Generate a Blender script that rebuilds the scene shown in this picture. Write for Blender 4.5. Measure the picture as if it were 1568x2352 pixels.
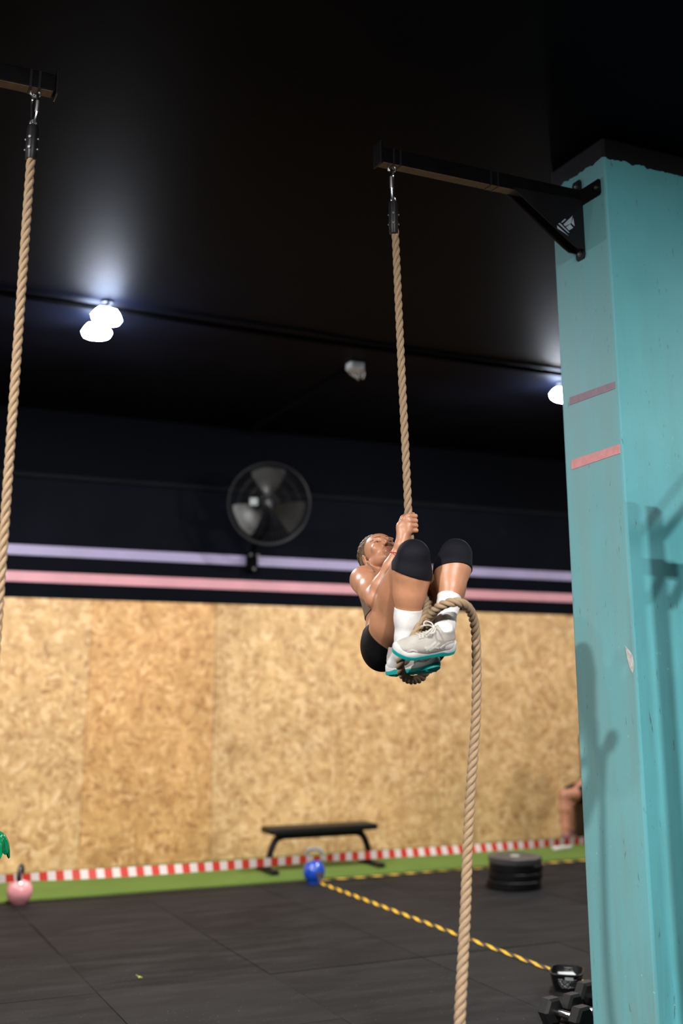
import bpy, bmesh, math, random
import numpy as np
from mathutils import Vector, Matrix
from mathutils.bvhtree import BVHTree
random.seed(7); np.random.seed(7)
for _o in list(bpy.data.objects): bpy.data.objects.remove(_o)
SC = bpy.context.scene; COL = SC.collection
# ------------------------------------------------------------------ camera
W, H = 1568, 2352
FPX, HORZ, CY, PSI, EYE = 2585., 1581., 926., math.radians(24.86), 1.6
TH = math.atan((HORZ-CY)/FPX)
FW = np.array([math.sin(PSI)*math.cos(TH), math.cos(PSI)*math.cos(TH), math.sin(TH)])
RT = np.array([math.cos(PSI), -math.sin(PSI), 0.]); UP = np.cross(RT, FW); CAM = np.array([0, 0, EYE])
cd = bpy.data.cameras.new('camera'); cam = bpy.data.objects.new('camera', cd); COL.objects.link(cam)
m = Matrix.Identity(4)
for i in range(3): m[i][0], m[i][1], m[i][2], m[i][3] = RT[i], UP[i], -FW[i], CAM[i]
cam.matrix_world = m
cd.sensor_fit = 'VERTICAL'; cd.sensor_height = 36.; cd.lens = FPX/H*36.; cd.shift_y = -(H/2-CY)/H
cd.clip_start = .05; cd.clip_end = 100
cd.dof.use_dof = True; cd.dof.focus_distance = 4.95; cd.dof.aperture_fstop = .95
SC.camera = cam
# ------------------------------------------------------------------ world, exposure
wd = bpy.data.worlds.new('world'); SC.world = wd; wd.use_nodes = True
wd.node_tree.nodes['Background'].inputs[0].default_value = (.55, .65, .8, 1)
wd.node_tree.nodes['Background'].inputs[1].default_value = .012
SC.view_settings.view_transform = 'Standard'; SC.view_settings.look = 'None'
SC.view_settings.gamma = 1; SC.view_settings.use_curve_mapping = False
SC.view_settings.exposure = 0.0
# ------------------------------------------------------------------ lamps' light (each sits in a ceiling floodlight)
def area(name, loc, aim, power, size=.22, col=(1, .97, .93), spread=math.pi):
    l = bpy.data.lights.new(name, 'AREA'); l.shape = 'DISK'; l.size = size; l.energy = power; l.color = col; l.spread = spread
    o = bpy.data.objects.new(name, l); COL.objects.link(o); o.location = loc
    o.rotation_euler = (Vector(aim)-Vector(loc)).to_track_quat('-Z', 'Y').to_euler(); return o
ROOM_LAMPS = [  # position, aim, power; those past the frame light the hall from behind and beside the camera
    ((-2.6, 8.1, 4.1), (-2.5, 9.3, 0), 130), ((9.9, 8.3, 4.1), (9.6, 9.5, 0), 120),
    ((1.25, -.75, 4.1), (1.35, -.40, 0), 560), ((1.95, -1.0, 4.1), (2.0, -.75, 0), 260), ((-1.6, 2.4, 4.1), (-1.3, 2.6, 0), 420),
    ((6.6, 2.2, 4.1), (6.5, 2.5, 0), 120), ((-2.4, 5.4, 4.1), (-2.0, 5.7, 0), 90)]
# ------------------------------------------------------------------ helpers
def P(px, py, zc): return CAM + (FW + RT*(px-W/2)/FPX + UP*(CY-py)/FPX)*zc
def on(px, py, ax, v):
    r = FW + RT*(px-W/2)/FPX + UP*(CY-py)/FPX
    return CAM + r*((v-CAM[ax])/r[ax])
def unit(v): v = np.asarray(v, float); return v/np.linalg.norm(v)
OFF = {}
def off(p): return OFF.get(p.name, np.zeros(3)) if p else np.zeros(3)
def tag(o, label=None, cat=None, group=None, kind=None):
    if label: o['label'] = label
    if cat: o['category'] = cat
    if group: o['group'] = group
    if kind: o['kind'] = kind
    return o
def thing(name, label, cat, loc=(0, 0, 0), group=None):
    o = bpy.data.objects.new(name, None); o.empty_display_size = .05; COL.objects.link(o)
    o.location = [float(x) for x in loc]; OFF[o.name] = np.array(loc, float); return tag(o, label, cat, group)
def mesh_obj(name, V, F, mat, parent=None, smooth=True, uv=None, local=False, mats=None, fmat=None):
    V = np.asarray(V, float)
    if not local: V = V - off(parent)
    me = bpy.data.meshes.new(name); me.from_pydata(V.tolist(), [], [list(map(int, f)) for f in F] if not isinstance(F, np.ndarray) else F.tolist())
    for mm in (mats or [mat]): me.materials.append(mm)
    if fmat is not None: me.polygons.foreach_set('material_index', np.asarray(fmat, dtype=np.int32))
    me.polygons.foreach_set('use_smooth', [smooth]*len(me.polygons))
    if uv is not None:
        ul = me.uv_layers.new(name='uv'); li = np.zeros(len(me.loops), dtype=np.int32); me.loops.foreach_get('vertex_index', li)
        ul.data.foreach_set('uv', np.asarray(uv, np.float32)[li].ravel())
    me.validate(); me.update()
    o = bpy.data.objects.new(name, me); COL.objects.link(o)
    if parent: o.parent = parent; OFF[o.name] = off(parent)
    return o
def frame(d, ref=(0, 0, 1)):
    d = unit(d); ref = np.array(ref, float)
    if abs(d@ref) > .97: ref = np.array([1., 0, 0])
    a = unit(np.cross(ref, d)); return a, np.cross(d, a), d
class MB:
    def __init__(s): s.v = []; s.f = []; s.uv = []; s.T = np.eye(4)
    def at(s, loc=(0, 0, 0), X=None, Y=None, Z=None):
        T = np.eye(4)
        if X is not None: T[:3, 0], T[:3, 1], T[:3, 2] = X, Y, Z
        T[:3, 3] = loc; s.T = T; return s
    def rz(s, loc, a): return s.at(loc, (math.cos(a), math.sin(a), 0), (-math.sin(a), math.cos(a), 0), (0, 0, 1))
    def put(s, V, F, uv=None):
        n = len(s.v); V = np.asarray(V, float); V = V@s.T[:3, :3].T + s.T[:3, 3]
        s.v += V.tolist(); s.f += [[i+n for i in f] for f in F]
        s.uv += (uv if uv is not None else [(0, 0)]*len(V)); return s
    def box(s, c, d, bev=0):
        bm = bmesh.new(); bmesh.ops.create_cube(bm, size=1)
        for v in bm.verts: v.co = Vector((v.co.x*d[0]+c[0], v.co.y*d[1]+c[1], v.co.z*d[2]+c[2]))
        if bev: bmesh.ops.bevel(bm, geom=bm.edges[:], offset=bev, segments=2, affect='EDGES', profile=.6)
        bm.verts.index_update(); s.put([v.co[:] for v in bm.verts], [[v.index for v in f.verts] for f in bm.faces]); bm.free(); return s
    def loft(s, rings, cap=True, closed=False, uvs=None):
        n = len(rings[0]); V = [p for r in rings for p in r]; F = []; k = len(rings)
        for i in range(k if closed else k-1):
            a, b = i*n, ((i+1) % k)*n
            for j in range(n): F.append([a+j, a+(j+1) % n, b+(j+1) % n, b+j])
        if cap and not closed: F += [list(range(n))[::-1], list(range((k-1)*n, k*n))]
        return s.put(V, F, uvs)
    def tube(s, pts, r, n=10, closed=False, cap=True, ref=(0, 0, 1)):
        pts = [np.asarray(p, float) for p in pts]; k = len(pts); rr = r if hasattr(r, '__len__') else [r]*k
        rings = []; N = None
        for i, p in enumerate(pts):
            if closed: t = pts[(i+1) % k]-pts[i-1]
            else: t = pts[min(i+1, k-1)]-pts[max(i-1, 0)]
            t = unit(t)
            if N is None: N = frame(t, ref)[0]
            N = unit(N - t*(N@t)); B = np.cross(t, N)
            rings.append([p + rr[i]*(N*math.cos(2*math.pi*j/n)+B*math.sin(2*math.pi*j/n)) for j in range(n)])
        return s.loft(rings, cap, closed)
    def cyl(s, a, b, r, n=20, r2=None): return s.tube([a, b], [r, r if r2 is None else r2], n)
    def lathe(s, prof, n=40):   # profile (r,z) about local z
        rings = [[(max(r, 1e-4)*math.cos(2*math.pi*j/n), max(r, 1e-4)*math.sin(2*math.pi*j/n), z) for j in range(n)] for r, z in prof]
        return s.loft(rings, True)
    def prism(s, poly, h0, h1):  # polygon in local xy, extruded in local z
        n = len(poly); V = [(x, y, h0) for x, y in poly]+[(x, y, h1) for x, y in poly]
        F = [list(range(n))[::-1], list(range(n, 2*n))]+[[i, (i+1) % n, n+(i+1) % n, n+i] for i in range(n)]
        return s.put(V, F)
    def sphere(s, c, r, n=20, m=12):
        rr = r if hasattr(r, '__len__') else (r, r, r)
        rings = [[(c[0]+rr[0]*max(math.sin(math.pi*i/m), 1e-3)*math.cos(2*math.pi*j/n), c[1]+rr[1]*max(math.sin(math.pi*i/m), 1e-3)*math.sin(2*math.pi*j/n), c[2]-rr[2]*math.cos(math.pi*i/m)) for j in range(n)] for i in range(m+1)]
        return s.loft(rings, True)
    def build(s, name, mat, parent=None, smooth=False, uv=False):
        o = mesh_obj(name, s.v, s.f, mat, parent, smooth, s.uv if uv else None)
        bm = bmesh.new(); bm.from_mesh(o.data); bmesh.ops.recalc_face_normals(bm, faces=bm.faces[:]); bm.to_mesh(o.data); bm.free()
        if smooth == 'auto' or smooth is True:
            try: o.data.set_sharp_from_angle(angle=math.radians(38))
            except Exception: pass
        return o
def spline(pts, n=12, closed=False):
    pts = [np.asarray(p, float) for p in pts]; out = []; k = len(pts)
    g = (lambda i: pts[i % k]) if closed else (lambda i: pts[max(0, min(k-1, i))])
    for i in range(k if closed else k-1):
        a, b, c, d = g(i-1), g(i), g(i+1), g(i+2)
        for j in range(n):
            t = j/n; out.append(.5*((2*b)+(c-a)*t+(2*a-5*b+4*c-d)*t*t+(3*b-a-3*c+d)*t**3))
    if not closed: out.append(pts[-1])
    return out
# ------------------------------------------------------------------ materials
class N:
    def __init__(s, name):
        s.m = bpy.data.materials.new(name); s.m.use_nodes = True; s.t = s.m.node_tree; s.b = s.t.nodes['Principled BSDF']
        s.out = s.t.nodes['Material Output']
    def n(s, typ, **k):
        nd = s.t.nodes.new(typ)
        for a, v in k.items(): setattr(nd, a, v)
        return nd
    def l(s, a, b): s.t.links.new(a, b); return s
    def sv(s, sock, v): s.b.inputs[sock].default_value = v
    def coord(s, kind='Object', scale=(1, 1, 1), rot=(0, 0, 0)):
        c = s.n('ShaderNodeTexCoord'); mp = s.n('ShaderNodeMapping'); mp.inputs['Scale'].default_value = scale; mp.inputs['Rotation'].default_value = rot
        s.l(c.outputs[kind], mp.inputs['Vector']); return mp.outputs['Vector']
    def noise(s, vec, scale, detail=4, rough=.55, dist=0):
        t = s.n('ShaderNodeTexNoise'); t.inputs['Scale'].default_value = scale; t.inputs['Detail'].default_value = detail
        t.inputs['Roughness'].default_value = rough; t.inputs['Distortion'].default_value = dist; s.l(vec, t.inputs['Vector']); return t.outputs['Fac']
    def ramp(s, fac, stops, interp='LINEAR'):
        r = s.n('ShaderNodeValToRGB'); r.color_ramp.interpolation = interp; e = r.color_ramp.elements
        while len(e) < len(stops): e.new(.5)
        for i, (p, c) in enumerate(stops): e[i].position = p; e[i].color = (*c, 1) if len(c) == 3 else c
        s.l(fac, r.inputs['Fac']); return r.outputs['Color']
    def mix(s, fac, a, b, mode='MIX'):
        x = s.n('ShaderNodeMix', data_type='RGBA', blend_type=mode)
        for sock, v in ((x.inputs['Factor'], fac), (x.inputs['A'], a), (x.inputs['B'], b)):
            if isinstance(v, bpy.types.NodeSocket): s.l(v, sock)
            elif isinstance(v, (int, float)): sock.default_value = v
            else: sock.default_value = (*v, 1)
        return x.outputs['Result']
    def math(s, op, a, b=0.):
        x = s.n('ShaderNodeMath', operation=op)
        for i, v in enumerate((a, b)):
            if isinstance(v, bpy.types.NodeSocket): s.l(v, x.inputs[i])
            else: x.inputs[i].default_value = v
        return x.outputs[0]
    def sep(s, vec):
        x = s.n('ShaderNodeSeparateXYZ'); s.l(vec, x.inputs[0]); return x.outputs
    def bump(s, h, strength=.3, dist=.01):
        b = s.n('ShaderNodeBump'); b.inputs['Strength'].default_value = strength; b.inputs['Distance'].default_value = dist
        s.l(h, b.inputs['Height']); s.l(b.outputs['Normal'], s.b.inputs['Normal'])
    def col(s, c): s.l(c, s.b.inputs['Base Color'])
def mat(name, c, rough=.5, metal=0., var=.18, vs=9., bump=.15, bs=60., spec=.5, coat=0.):
    k = N(name); v = k.coord(); f = k.noise(v, vs)
    a = tuple(min(1, x*(1+var)) for x in c); b = tuple(x*(1-var) for x in c)
    k.col(k.ramp(f, [(.3, b), (.7, a)])); k.sv('Roughness', rough); k.sv('Metallic', metal); k.sv('Specular IOR Level', spec)
    if coat: k.sv('Coat Weight', coat); k.sv('Coat Roughness', .08)
    if bump: k.bump(k.noise(v, bs, 3), bump, .002)
    return k.m
def emis(name, c, s):
    k = N(name); v = k.coord(); k.col(k.ramp(k.noise(v, 5), [(.3, c), (.7, c)]))
    k.l(k.ramp(k.noise(v, 5), [(.3, c), (.7, c)]), k.b.inputs['Emission Color']); k.sv('Emission Strength', s); return k.m
BLACK = mat('black powder coated steel', (.005, .005, .0062), .45, 0, .2, 12, .12, 90, .22)
BLACKPLASTIC = mat('black plastic', (.007, .007, .0085), .4, 0, .18, 9, .1, 60, .4); MATTE = mat('matt black cable jacket', (.0018, .0018, .0022), .9, 0, .2, 9, .05, 40, .02)
CHROME = mat('chrome', (.6, .61, .63), .18, 1., .08)
STEEL = mat('zinc plated steel', (.30, .30, .31), .36, 1., .15)
def wall_paint():
    k = N('dark wall paint'); geo = k.n('ShaderNodeNewGeometry'); z = k.sep(geo.outputs['Position'])[2]; f = k.noise(geo.outputs['Position'], 2.2)
    c = k.ramp(f, [(.3, (.0019, .0024, .0042)), (.7, (.0031, .0038, .0064))]); sm = k.ramp(k.noise(geo.outputs['Position'], 5.5, 3), [(.66, (0, 0, 0)), (.74, (.5, .5, .5))]); c = k.mix(sm, c, (.007, .0085, .011))
    k.col(k.mix(k.ramp(k.math('SUBTRACT', z, 2.6), [(.985, (0, 0, 0)), (.995, (1, 1, 1))]), c, (.0011, .0013, .0024))); k.sv('Roughness', .75); k.sv('Specular IOR Level', .03); k.bump(k.noise(geo.outputs['Position'], 40), .2, .002); return k.m  # wall colour darkened above the trim, where the lamps' light cuts off
WALLBLACK = wall_paint()
CEILBLACK = mat('black ceiling paint', (.0026, .0032, .0064), .55, 0, .3, 1.5, .25, 30, .02)
PURPLE = mat('pale purple paint', (.255, .215, .345), .55, 0, .08, 3)
PINKP = mat('pink paint', (.49, .22, .25), .55, 0, .1, 3)
def osb(name, tint):
    k = N(name); base = k.coord()
    d = k.noise(base, 3.1, 2); jit = k.n('ShaderNodeVectorMath', operation='SCALE'); t = k.n('ShaderNodeTexNoise'); t.inputs['Scale'].default_value = 4
    k.l(base, t.inputs['Vector']); k.l(t.outputs['Color'], jit.inputs[0]); jit.inputs['Scale'].default_value = .25
    ad = k.n('ShaderNodeVectorMath', operation='ADD'); k.l(base, ad.inputs[0]); k.l(jit.outputs[0], ad.inputs[1])
    def vor(sc, rot):
        mp = k.n('ShaderNodeMapping'); mp.inputs['Scale'].default_value = sc; mp.inputs['Rotation'].default_value = rot; k.l(ad.outputs[0], mp.inputs['Vector'])
        vv = k.n('ShaderNodeTexVoronoi'); vv.inputs['Scale'].default_value = 1; k.l(mp.outputs[0], vv.inputs['Vector'])
        return k.sep(vv.outputs['Color'])[0], vv.outputs['Distance']
    a, da = vor((11, 10, 30), (0, .35, 0)); b, db = vor((28, 10, 12), (0, -.5, 0)); c, dc = vor((19, 10, 19), (0, .8, 0))
    cols = [(0, (.40, .205, .08)), (.15, (.50, .29, .12)), (.45, (.60, .375, .168)), (.75, (.66, .425, .20)), (1, (.76, .53, .30))]
    ca, cb, cc = k.ramp(a, cols), k.ramp(b, cols), k.ramp(c, cols)
    x = k.mix(k.ramp(k.noise(base, 11, 1), [(.46, (0, 0, 0)), (.54, (1, 1, 1))]), ca, cb)
    x = k.mix(k.ramp(k.noise(base, 8, 1), [(.52, (0, 0, 0)), (.6, (1, 1, 1))]), x, cc)
    big = k.ramp(k.noise(base, 1.3, 3), [(.3, tuple(.84*q for q in tint)), (.7, tint)])
    blot = k.ramp(k.noise(base, 5.5, 3), [(.3, (.80, .76, .70)), (.5, (.96, .95, .93)), (.72, (1.12, 1.12, 1.13))]); x = k.mix(1., x, big, 'MULTIPLY'); x = k.mix(1., x, blot, 'MULTIPLY'); k.col(x); k.sv('Roughness', .6); k.bump(a, .25, .002); return k.m
OSB = [osb('oriented strand board', (1, .98, .95)), osb('oriented strand board, orange', (1, .885, .74)), osb('oriented strand board, pale', (1, 1.0, .98))]
def rubber():
    k = N('black rubber matting'); v = k.coord(); oi = k.n('ShaderNodeObjectInfo')
    c = k.ramp(oi.outputs['Random'], [(0, (.0032, .0032, .004)), (.5, (.0062, .006, .0068)), (1, (.0098, .0094, .0103))])
    geo = k.n('ShaderNodeNewGeometry'); wv = geo.outputs['Position']
    sm = k.n('ShaderNodeMapping'); sm.inputs['Scale'].default_value = (1.2, 5, 1); sm.inputs['Rotation'].default_value = (0, 0, .25); k.l(wv, sm.inputs['Vector'])
    dust = k.ramp(k.noise(sm.outputs[0], 1.6, 6, .65), [(.42, (0, 0, 0)), (.72, (1, 1, 1))])
    c = k.mix(dust, c, (.0178, .0172, .0183))
    speck = k.ramp(k.noise(wv, 75, 1), [(.735, (0, 0, 0)), (.77, (.6, .6, .6))]); c = k.mix(speck, c, (.2, .2, .2))
    k.col(c); k.sv('Roughness', .72); k.sv('Specular IOR Level', .16); k.bump(k.noise(wv, 220, 2), .25, .002); return k.m
RUBBER = rubber()
def turf():
    k = N('green artificial turf'); v = k.coord(); a = k.noise(v, 240, 2); b = k.noise(v, 2.2, 4)
    c = k.mix(k.ramp(b, [(.3, (0, 0, 0)), (.7, (1, 1, 1))]), (.082, .148, .013), (.135, .20, .022)); c = k.mix(k.ramp(a, [(.35, (0, 0, 0)), (.7, (1, 1, 1))]), c, (.095, .168, .018))
    k.col(c); k.sv('Roughness', .85); k.bump(a, .6, .01); return k.m
TURF = turf()
def hazard(name, slant, period, yellow=(.85, .52, .02)):
    k = N(name); x, y, z = k.sep(k.coord('UV'))
    f = k.math('FRACT', k.math('DIVIDE', k.math('ADD', x, k.math('MULTIPLY', y, slant)), period))
    s = k.math('GREATER_THAN', f, .5); c = k.mix(s, yellow, (.016, .015, .015))
    w = k.ramp(k.noise(k.coord(), 30), [(.35, (0, 0, 0)), (.75, (.25, .25, .25))]); k.col(k.mix(w, c, (.05, .045, .04))); k.sv('Roughness', .5); return k.m
def barrier():
    k = N('red and white barrier film'); x, y, z = k.sep(k.coord('UV'))
    f = k.math('FRACT', k.math('DIVIDE', k.math('ADD', x, k.math('MULTIPLY', y, .15)), .125)); s = k.math('GREATER_THAN', f, .5)
    k.col(k.mix(s, (.58, .045, .028), (.70, .60, .55))); k.sv('Roughness', .35); return k.m
def pillar_mat():
    k = N('worn turquoise paint'); geo = k.n('ShaderNodeNewGeometry'); p = geo.outputs['Position']; x, y, z = k.sep(p)
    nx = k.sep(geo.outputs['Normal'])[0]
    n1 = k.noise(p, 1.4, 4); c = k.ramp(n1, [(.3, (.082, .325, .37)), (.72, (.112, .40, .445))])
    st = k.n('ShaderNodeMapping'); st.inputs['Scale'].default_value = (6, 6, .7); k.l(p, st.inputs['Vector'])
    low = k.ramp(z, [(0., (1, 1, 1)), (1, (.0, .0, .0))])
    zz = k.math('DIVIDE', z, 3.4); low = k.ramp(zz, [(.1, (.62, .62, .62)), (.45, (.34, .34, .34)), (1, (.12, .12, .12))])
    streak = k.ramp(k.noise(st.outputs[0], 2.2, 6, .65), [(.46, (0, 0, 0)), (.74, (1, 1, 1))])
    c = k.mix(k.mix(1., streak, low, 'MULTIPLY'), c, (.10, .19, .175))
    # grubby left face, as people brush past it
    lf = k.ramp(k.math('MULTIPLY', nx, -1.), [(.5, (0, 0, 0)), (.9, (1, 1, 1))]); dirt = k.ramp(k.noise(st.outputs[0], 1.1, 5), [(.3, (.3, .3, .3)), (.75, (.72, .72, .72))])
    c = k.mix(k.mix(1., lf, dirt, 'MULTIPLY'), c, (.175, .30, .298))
    scr = k.n('ShaderNodeMapping'); scr.inputs['Scale'].default_value = (14, 14, 3.2); scr.inputs['Rotation'].default_value = (.3, .1, 0); k.l(p, scr.inputs['Vector'])
    mk = k.ramp(k.noise(scr.outputs[0], 3.0, 3, .7), [(.655, (0, 0, 0)), (.72, (.6, .6, .6))]); c = k.mix(mk, c, (.05, .09, .08))
    sp = k.ramp(k.noise(p, 38, 2), [(.745, (0, 0, 0)), (.77, (.8, .8, .8))]); c = k.mix(k.mix(1., sp, low, 'MULTIPLY'), c, (.5, .6, .58))
    edge = k.math('ADD', z, k.math('MULTIPLY', k.math('SUBTRACT', k.noise(p, 16, 4), .5), .05))
    top = k.ramp(k.math('SUBTRACT', edge, 3.14), [(.996, (0, 0, 0)), (1, (1, 1, 1))])
    k.col(k.mix(top, c, (.002, .002, .003))); k.sv('Roughness', .5); k.bump(k.noise(p, 45, 4), .12, .004); return k.m
PILLAR = pillar_mat()
MASK = mat('pink masking tape', (.60, .245, .245), .6, 0, .1, 30)
MASKF = mat('faded pink masking tape', (.26, .175, .22), .65, 0, .1, 30)
CHIP = mat('bare plaster', (.45, .44, .42), .8, 0, .25, 60)
def rope_mat():
    k = N('manila rope fibre'); uv = k.coord('UV'); mp = k.n('ShaderNodeMapping'); mp.inputs['Scale'].default_value = (1, 1, 1); k.l(uv, mp.inputs['Vector'])
    sx, sy, sz = k.sep(uv); cm = k.n('ShaderNodeCombineXYZ'); k.l(k.math('MULTIPLY', k.math('ADD', sx, k.math('MULTIPLY', sy, 6)), 26), cm.inputs[0]); k.l(k.math('MULTIPLY', sy, 45), cm.inputs[1])
    f = k.noise(cm.outputs[0], 1, 3); g = k.noise(k.coord(), 5, 3)
    c = k.ramp(f, [(.25, (.155, .106, .065)), (.5, (.305, .213, .134)), (.78, (.42, .31, .208))]); c = k.mix(k.ramp(g, [(.35, (0, 0, 0)), (.7, (.45, .45, .45))]), c, (.33, .22, .12))
    k.col(c); k.sv('Roughness', .78); k.sv('Specular IOR Level', .25); k.bump(f, .7, .002); return k.m
ROPE = rope_mat()
def skin_mat():
    k = N('tanned skin'); v = k.coord(); a = k.n('ShaderNodeAttribute'); a.attribute_name = 'tint'
    c = k.ramp(k.noise(v, 14, 4), [(.3, (.37, .165, .088)), (.7, (.455, .212, .118))]); s = k.sep(a.outputs['Vector'])
    c = k.mix(s[0], c, (.40, .10, .085)); c = k.mix(s[1], c, (.05, .026, .017))
    k.col(c); k.sv('Roughness', .42); k.sv('Specular IOR Level', .5); k.sv('Subsurface Weight', .08); k.sv('Subsurface Radius', (.6, .25, .15)); k.sv('Subsurface Scale', .012)
    k.bump(k.math('ADD', k.noise(v, 320, 2), k.math('MULTIPLY', k.noise(v, 45, 4), 3.)), .12, .0012); return k.m
SKIN = skin_mat()
def hair_mat():
    k = N('brown tied back hair'); v = k.coord('Object', (1, 1, 1)); st = k.noise(k.coord('Object', (60, 60, 240), (.6, .5, .2)), 1.6, 3)
    k.col(k.ramp(st, [(.3, (.03, .018, .011)), (.6, (.15, .092, .055)), (.85, (.33, .235, .16))])); k.sv('Roughness', .42); k.bump(st, .6, .004); return k.m
HAIR = hair_mat()
def knit(name, c, scale=320., rough=.8):
    k = N(name); v = k.coord(); k.col(k.ramp(k.noise(v, 20, 4), [(.3, tuple(.8*x for x in c)), (.7, c)])); k.sv('Roughness', rough); k.sv('Specular IOR Level', .12)
    k.bump(k.noise(v, scale, 2), .3, .0015); return k.m
NEO = knit('black neoprene', (.006, .0065, .0105), 420, .7)
SHORT = knit('black stretch fabric', (.006, .006, .007), 500, .62)
TOPM = knit('taupe stretch fabric', (.20, .145, .105), 400)
SOCK = knit('white ribbed cotton', (.70, .685, .68), 260, .85)
SHOEU = knit('pale grey knit upper', (.39, .365, .335), 500, .7)
SHOEP = mat('off white rubber overlay', (.50, .475, .435), .5)
SHOEG = mat('grey lining', (.33, .31, .28), .7)
MIDS = mat('white foam midsole', (.58, .565, .55), .5)
TEAL = mat('teal rubber outsole', (.0, .30, .285), .45)
REDS = mat('red thread', (.5, .04, .04), .6)
# ------------------------------------------------------------------ setting
YW = 10.92; CZ = 4.25
def struct(o): o['kind'] = 'structure'; return o
fl = struct(MB().box((3, 3, -.06), (18, 17.4, .08)).build('floor', mat('dark screed', (.03, .028, .028), .8)))
mm = MB().box((.5, .5, -.010), (.9955, .9955, .02), .0018); mat_me = None
for ix in range(-5, 10):
    for iy in range(-4, 10):
        x0, y0 = .615+ix, .63+iy
        if y0 > 9.6: continue
        if mat_me is None: o = mm.build('rubber_mat', RUBBER, fl); mat_me = o.data
        else: o = bpy.data.objects.new('rubber_mat', mat_me); COL.objects.link(o); o.parent = fl
        o.location = (x0, y0, random.uniform(-.0015, .0015)); o.rotation_euler = (0, 0, random.uniform(-.002, .002))
struct(MB().box((3, 3, CZ+.05), (18, 17.4, .1)).build('ceiling', CEILBLACK))
wb = struct(MB().box((3, YW+.12, 2.1), (18, .2, 4.4)).build('wall_back', WALLBLACK))
struct(MB().box((-5.5, 3, 2.1), (.2, 17.4, 4.4)).build('wall_left', WALLBLACK))
struct(MB().box((12, 3, 2.1), (.2, 17.4, 4.4)).build('wall_right', WALLBLACK))
struct(MB().box((3, -5.6, 2.1), (18, .2, 4.4)).build('wall_front', WALLBLACK))
for i in range(-6, 8):
    x0 = 2.424+1.25*i; t = {0: 1, -2: 1, 3: 2, 1: 2, 2: 0}.get(i, 0)
    MB().box((x0+.625, YW-.005-.003*(i % 2), 1.21), (1.246, .022, 2.42), .002).build('osb_panel', OSB[t], wb)
MB().box((3, YW+.015, 2.87), (17, .02, .094)).build('painted_stripe', PURPLE, wb)['label'] = 'pale purple painted stripe'
MB().box((3, YW+.015, 2.62), (17, .02, .094)).build('painted_stripe', PINKP, wb)['label'] = 'pink painted stripe'
MB().tube([(-4.9, YW+.0, 3.59), (11.9, YW+.0, 3.59)], .022, 8).build('trim_1', mat('dark trim', (.006, .0065, .008), .7, 0, .2, 5, .05, 40, .05))['kind'] = 'structure'
# pillar
PX, PY0, PY1 = 3.307, 4.068, 4.506
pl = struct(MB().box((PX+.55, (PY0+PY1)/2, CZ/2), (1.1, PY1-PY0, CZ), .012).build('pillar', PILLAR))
def pil(px, py): p = on(px, py, 0, PX); return p[1], p[2]
def strip(quad, m_, name):
    pts = [pil(*q) for q in quad]; MB().at((PX-.0012, 0, 0), (0, 1, 0), (0, 0, 1), (1, 0, 0)).prism(pts, -.0006, .004).build(name, m_, pl)
strip([(1312.5, 1079), (1424, 1041), (1424, 1020), (1312, 1057)], MASK, 'masking_tape')
strip([(1308, 931), (1412, 893), (1412, 876), (1308, 913)], MASKF, 'masking_tape')
strip([(1436, 1484), (1446, 1496), (1452, 1506), (1455, 1528), (1453, 1546), (1446, 1534), (1440, 1510)], CHIP, 'bare_patch')
pp = [on(px, py, 1, PY0) for px, py in ((1475, 1664), (1481, 1660), (1483, 1670), (1478, 1678))]
MB().prism([(0, 0), (.012, .004), (.016, .02), (.006, .028)], -.002, .002).at().build('bare_patch', CHIP, pl).location = (3.345, PY0, 1.37)
struct(MB().box((-1.03, 4.29, CZ/2), (1.1, .44, CZ), .012).build('pillar', PILLAR))
# turf, tapes
tag(MB().box((3.2, (9.55+YW)/2-.01, .004), (16, YW-9.55-.03, .022), .004).build('artificial_turf', TURF), 'strip of green artificial turf along the chipboard wall', 'turf')
def ribbon(name, pts, w, thick, mt, label, cat, axis=(0, 0, 1)):
    b = MB(); L = 0; prev = None; rings = []; uv = []; ax = np.array(axis, float)
    for i, p in enumerate(pts):
        p = np.asarray(p, float); t = unit(pts[min(i+1, len(pts)-1)]-np.asarray(pts[max(i-1, 0)]))
        s = unit(np.cross(ax, t)); L += 0 if prev is None else np.linalg.norm(p-prev); prev = p
        rings.append([p-s*w/2+ax*0, p+s*w/2, p+s*w/2+ax*thick, p-s*w/2+ax*thick]); uv += [(L, 0), (L, w), (L, w), (L, 0)]
    b.loft(rings, True, False, uv); return tag(b.build(name, mt, None, False, True), label, cat)
def line(a, b, n): a, b = np.array(a, float), np.array(b, float); return [a+(b-a)*i/n for i in range(n+1)]
ribbon('floor_tape', line((4.14, 9.44, .0025), (4.14, 5.2, .0025), 60), .05, .0012, hazard('yellow and black tape', 3.0, .165, (.92, .52, .008)), 'yellow and black hazard tape running from the blue kettlebell to the basket', 'tape')
ribbon('floor_tape', line((4.2, 9.49, .0025), (10.5, 9.49, .0025), 60), .06, .0012, hazard('worn yellow and black tape', .5, .17, (.70, .46, .07)), 'worn hazard tape along the front edge of the turf', 'tape')
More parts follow.
